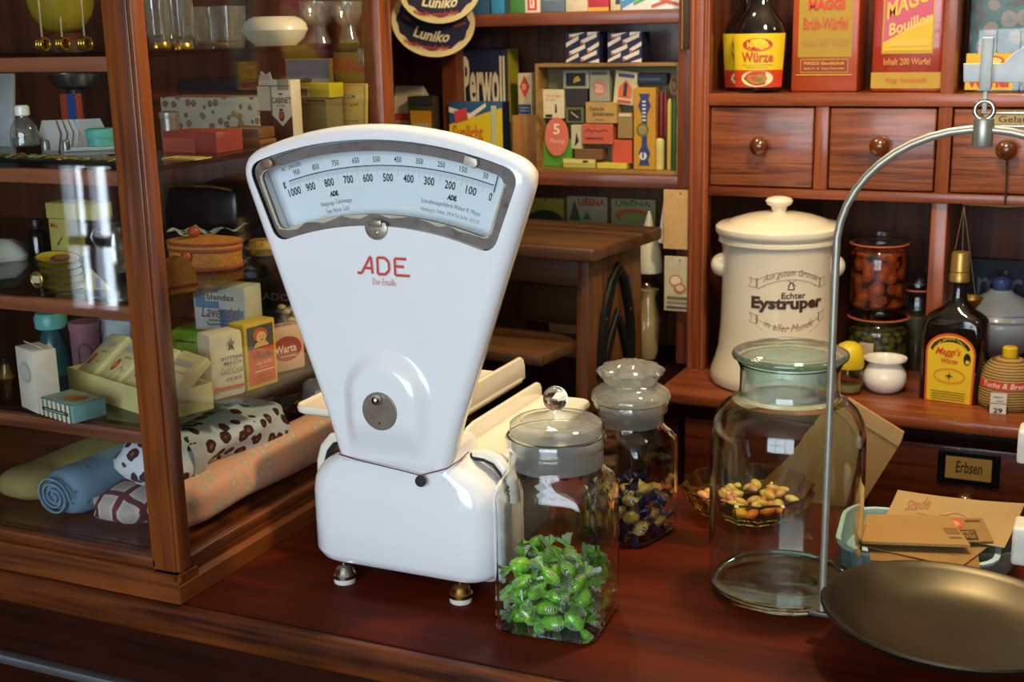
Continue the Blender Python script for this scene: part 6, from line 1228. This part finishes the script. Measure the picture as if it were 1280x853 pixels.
# right side goods
GRN = mat('#82c430', .15, var=.3, scale=60, coat=.8)
t = carton('green_soap', 'green shiny wrapped soap bar under the blue-white carton', 'soap', (216, 470), (306, 462), 411, ('y', 1.300, Z1), .045, GRN, lambda p: p.r(.08, .60, .35, .66, '#2a4a14'), bev=.008)
zt = Z1+t['_dim'][2]+.001
def f_blend(p):
    p.r(.04, .05, .96, .95, '#c2c8c8'); p.r(.04, .5, .5, .95, '#4a86b0'); p.r(.5, .05, .96, .5, '#4a86b0'); p.r(.25, .66, .85, .85, '#c9cdc8'); p.t('blendax', .28, .69, .82, .83, '#3a4a52', .02); p.t('Lavendel', .15, .30, .9, .56, '#4a5660', 0, .35); p.t('REINSEIFE', .3, .22, .75, .27, '#4a5660'); p.line([(.25, .2), (.3, .14), (.5, .17), (.7, .14), (.75, .2)], .012, mat('#4a5660', .6, var=0), .6)
carton('soap_carton', 'white carton with blue chequered panels and script', 'soap box', (244, 404), (308, 402), 356, ('y', 1.302, zt), .035, '#c8c4b4', f_blend)
def f_butter(p):
    p.line([(.55, .72), (.62, .86), (.69, .72)], .008, mat('#3a3a34', .6, var=0), 2); p.line([(.62, .72), (.62, .90)], .006, mat('#3a3a34', .6, var=0), 2); p.e(.62, .83, .10, .035, '#8a8a7c', 14); p.t('BUTTER', .30, .585, .93, .635, '#44526e', .02, sp=1.1); p.t('MILCH', .38, .51, .88, .56, '#44526e', .02, sp=1.1); p.t('Gold-Cream', .24, .37, .98, .48, '#8a7a4a', 0, .4); p.t('SEIFE', .40, .27, .86, .315, '#44526e', .02, sp=1.2); p.r(0, .15, 1, .19, '#b8503c')
carton('soap_carton', 'upright white soap carton with blue capitals and red line', 'soap box', (267, 503), (309, 493), 421, ('z', Z1), .030, '#ccc3a6', f_butter, bev=.005)
def f_warta(p):
    p.r(.08, .60, .92, .94, '#40484c'); p.r(.08, .06, .92, .60, '#c2522a'); p.e(.50, .80, .24, .105, '#b8552c', 20); p.e(.52, .76, .16, .09, '#d8b07a', 20); p.poly([(.25, .62), (.75, .62), (.68, .69), (.34, .69)], '#d2a870'); p.e(.46, .775, .02, .008, '#5a3020', 8); p.e(.58, .775, .02, .008, '#5a3020', 8); p.e(.52, .725, .05, .010, '#a8402c', 10)
    p.t('Warta', .16, .44, .86, .57, '#8a4a38', .04); p.t('die Seife', .28, .355, .78, .41, '#d8b48a', .01); p.r(.2, .25, .85, .27, '#d8b48a'); p.r(.35, .31, .6, .32, '#d8a47a'); p.r(.3, .18, .75, .195, '#8a3a20'); p.r(.3, .12, .75, .135, '#8a3a20')
carton('soap_carton', 'orange and yellow soap carton with child portrait', 'soap box', (310, 490), (348, 478), 408, ('z', Z1), .026, '#c2a83c', f_warta)
def f_wp(p): p.e(.42, .52, .46, .28, '#9a3a34', 26); p.t('Warta', .02, .44, .72, .62, '#d8c2ac', .03); p.r(.2, .34, .7, .37, '#c89a8a')
carton('soap_carton', 'pale pink soap carton with dark red oval', 'soap box', (344, 469), (383, 460), 414, ('z', Z1), .030, '#c9a284', f_wp, None, lambda p: p.t('Warta', .2, .3, .8, .7, '#9a3a34', .03), bev=.004)
t = carton('dark_case', 'dark case with teal edge and pale capitals high at right', 'case', (300, 450), (372, 448), 396, ('y', 1.42, Z1), .05, '#15181c', None)
zt = Z1+t['_dim'][2]+.001
carton('dark_carton', 'black carton with pale capitals stacked on the dark case', 'carton', (306, 392), (366, 390), 352, ('y', 1.425, zt), .04, '#141618', lambda p: (p.t('LADO', .30, .5, .95, .72, '#8a8e8c', .01), p.r(0, 0, 1, .22, '#1f4a4c')))
t, s, c = turn('shell_ornament', 'cream shell-work flower ornament on red base at right', 'ornament', 366, 432, ('y', 1.40, Z1), [('base', mat('#7a2c20', .5), [(16, 440), (17, 438), (12, 415), (7, 408)])])
for k in range(11):
    a_ = k*2.4; B().sphere((.012*math.cos(a_)*(.4+k/14), .012*math.sin(a_)*.7, .040+.0022*k), .006, 8, 6, sz=.6).build('shell', mat('#b8a46c', .4), t, 50)
# ------------------------------------------------------------------ fabrics on the case floor
def fabric(name, label, path, rx, rzz, m, seed=1, fold=0.0, n=28, end=True, wob=.05, parts=True):
    rs = random.Random(seed); ph = [rs.uniform(0, 6) for _ in range(6)]; base = Vector(path[0]); t = thing(name, label, 'fabric', (base[0], base[1], BASE_Z), group='fabrics on the case floor')
    P_ = [Vector(q)-Vector((base[0], base[1], BASE_Z)) for q in path]; ns = 16; pts = []
    for i in range(ns+1):
        f = i/ns*(len(P_)-1); k = min(int(f), len(P_)-2); pts.append(P_[k].lerp(P_[k+1], f-k))
    R = []
    for i, q in enumerate(pts):
        tn = (pts[min(i+1, ns)]-pts[max(i-1, 0)]).normalized(); sd = Vector((tn.y, -tn.x, 0)).normalized(); up = sd.cross(tn).normalized()
        if up.z < 0: up = -up
        ring = []
        for k in range(n):
            a_ = 2*PI*k/n; e = 2/2.6; cx_ = math.copysign(abs(math.cos(a_))**e, math.cos(a_)); cz_ = math.copysign(abs(math.sin(a_))**e, math.sin(a_))
            w_ = 1+wob*math.sin(3*a_+ph[0]+i*.35)+wob*.8*math.sin(5*a_+ph[1]-i*.5)+wob*.7*math.sin(i*.9+ph[2]); edge = (.45, .86, .97, 1)[min(i, ns-i, 3)]
            ring.append(q+sd*(cx_*rx*w_*edge)+up*(cz_*rzz*(1+(w_-1)*.6)*edge))
        R.append(ring)
    B().rings(R).build('cloth', m, t, 70)
    if end:
        b = B(); q = pts[0]; tn = (pts[1]-pts[0]).normalized(); sd = Vector((tn.y, -tn.x, 0)).normalized(); up = Vector((0, 0, 1)); sp = []
        for k in range(52):
            a_ = k*.42; f = .86-.80*k/52; sp.append(q-tn*.002+sd*(math.cos(a_)*rx*f)+up*(math.sin(a_)*rzz*f))
        b.tube(sp, .0016, 5, flat=1.6); b.build('rolled_end', m, t, 60)
    return t
PINK = pattern('pink_cloth', '#f4b490', ('#dcd4b8', '#f4b490', '#c4bea6'), 55, .40, .8); WFL = pattern('white_flower_cloth', '#ccd2d6', ('#8a5a2c', '#4a141c', '#3c1a1e'), 50, .40, .85)
BLUE = pattern('blue_cloth', '#6f8ba2', ('#9fb2c0', '#44607c'), 60, .20, .85); PLAID = None
m, nt, N, L, pb = newmat('plaid_cloth'); pb.inputs['Roughness'].default_value = .85; tc = N.new('ShaderNodeTexCoord'); cols = None
w1_ = N.new('ShaderNodeTexWave'); w1_.bands_direction = 'X'; w1_.inputs['Scale'].default_value = 11; L.new(tc.outputs['Object'], w1_.inputs['Vector']); w2_ = N.new('ShaderNodeTexWave'); w2_.bands_direction = 'Y'; w2_.inputs['Scale'].default_value = 9; L.new(tc.outputs['Object'], w2_.inputs['Vector'])
mxx = N.new('ShaderNodeMath'); mxx.operation = 'MAXIMUM'; L.new(w1_.outputs['Fac'], mxx.inputs[0]); L.new(w2_.outputs['Fac'], mxx.inputs[1]); rp = N.new('ShaderNodeValToRGB'); rp.color_ramp.interpolation = 'CONSTANT'; e = rp.color_ramp.elements; e[0].position = 0; e[0].color = lin('#a89e92'); e[1].position = .86; e[1].color = lin('#5e1f30'); q = e.new(.55); q.color = lin('#b8b0a6'); L.new(mxx.outputs[0], rp.inputs['Fac']); L.new(rp.outputs['Color'], pb.inputs['Base Color']); PLAID = m
z_ = BASE_Z+.0025
fabric('fabric_roll', 'pink fabric roll with pale blossoms along the right pane', [(-.945, 1.080, z_+.0285), (-.943, 1.28, z_+.0295), (-.940, 1.50, z_+.031)], .0345, .0275, PINK, 2, end=False, wob=.06)
fabric('fabric_roll', 'white fabric roll with dark red flowers on top of pink roll', [(-.990, 1.090, z_+.074), (-.980, 1.22, z_+.073), (-.972, 1.345, z_+.066)], .045, .030, WFL, 5, wob=.11, end=False)
tw = [o for o in COL.objects if o.get('label', '').startswith('white fabric roll')][0]
RIB = mat('#b4b8be', .4, var=.06)
B().rings([[(.046*1.05*math.copysign(abs(math.cos(2*PI*k/28))**.77, math.cos(2*PI*k/28))+.004, yy, .0735+.0325*math.copysign(abs(math.sin(2*PI*k/28))**.77, math.sin(2*PI*k/28))) for k in range(28)] for yy in (.050, .058, .066, .074)], True, False, False).build('ribbon', RIB, tw, 60)
fabric('fabric_bundle', 'grey plaid folded fabric with wine red stripes at case front', [(-1.022, 1.078, z_+.0205), (-1.015, 1.17, z_+.0205), (-1.01, 1.28, z_+.0205)], .042, .0195, PLAID, 7, wob=.11, end=False)
fabric('fabric_roll', 'light blue rolled fabric with small white flowers at left', [(-1.100, 1.082, z_+.029), (-1.090, 1.17, z_+.030), (-1.06, 1.32, z_+.032)], .033, .028, BLUE, 9, wob=.03)
fabric('fabric_stack', 'dull yellow folded fabric at far left of case floor', [(-1.19, 1.10, z_+.018), (-1.18, 1.30, z_+.019)], .042, .018, mat('#8a7c48', .85, var=.15, scale=20), 11, end=False)
fabric('fabric_roll', 'grey and white dotted scarf at the rear of the pink roll', [(-.955, 1.40, z_+.078), (-.925, 1.50, z_+.080)], .024, .020, pattern('grey_scarf', '#77767c', ('#b4b0ac',), 60, .25, .8), 13, end=False, wob=.1)
fabric('fabric_roll', 'dark blue and red patterned cloth behind the flowered roll', [(-1.03, 1.40, z_+.030), (-.99, 1.49, z_+.030)], .040, .030, pattern('dark_cloth', '#171a28', ('#5a1c18', '#6a5a2c'), 40, .35, .85), 15, end=False, wob=.08)
for x, y, lab in ((14, 563, 'upper left'), (54, 566, 'upper right'), (18, 584, 'lower')):
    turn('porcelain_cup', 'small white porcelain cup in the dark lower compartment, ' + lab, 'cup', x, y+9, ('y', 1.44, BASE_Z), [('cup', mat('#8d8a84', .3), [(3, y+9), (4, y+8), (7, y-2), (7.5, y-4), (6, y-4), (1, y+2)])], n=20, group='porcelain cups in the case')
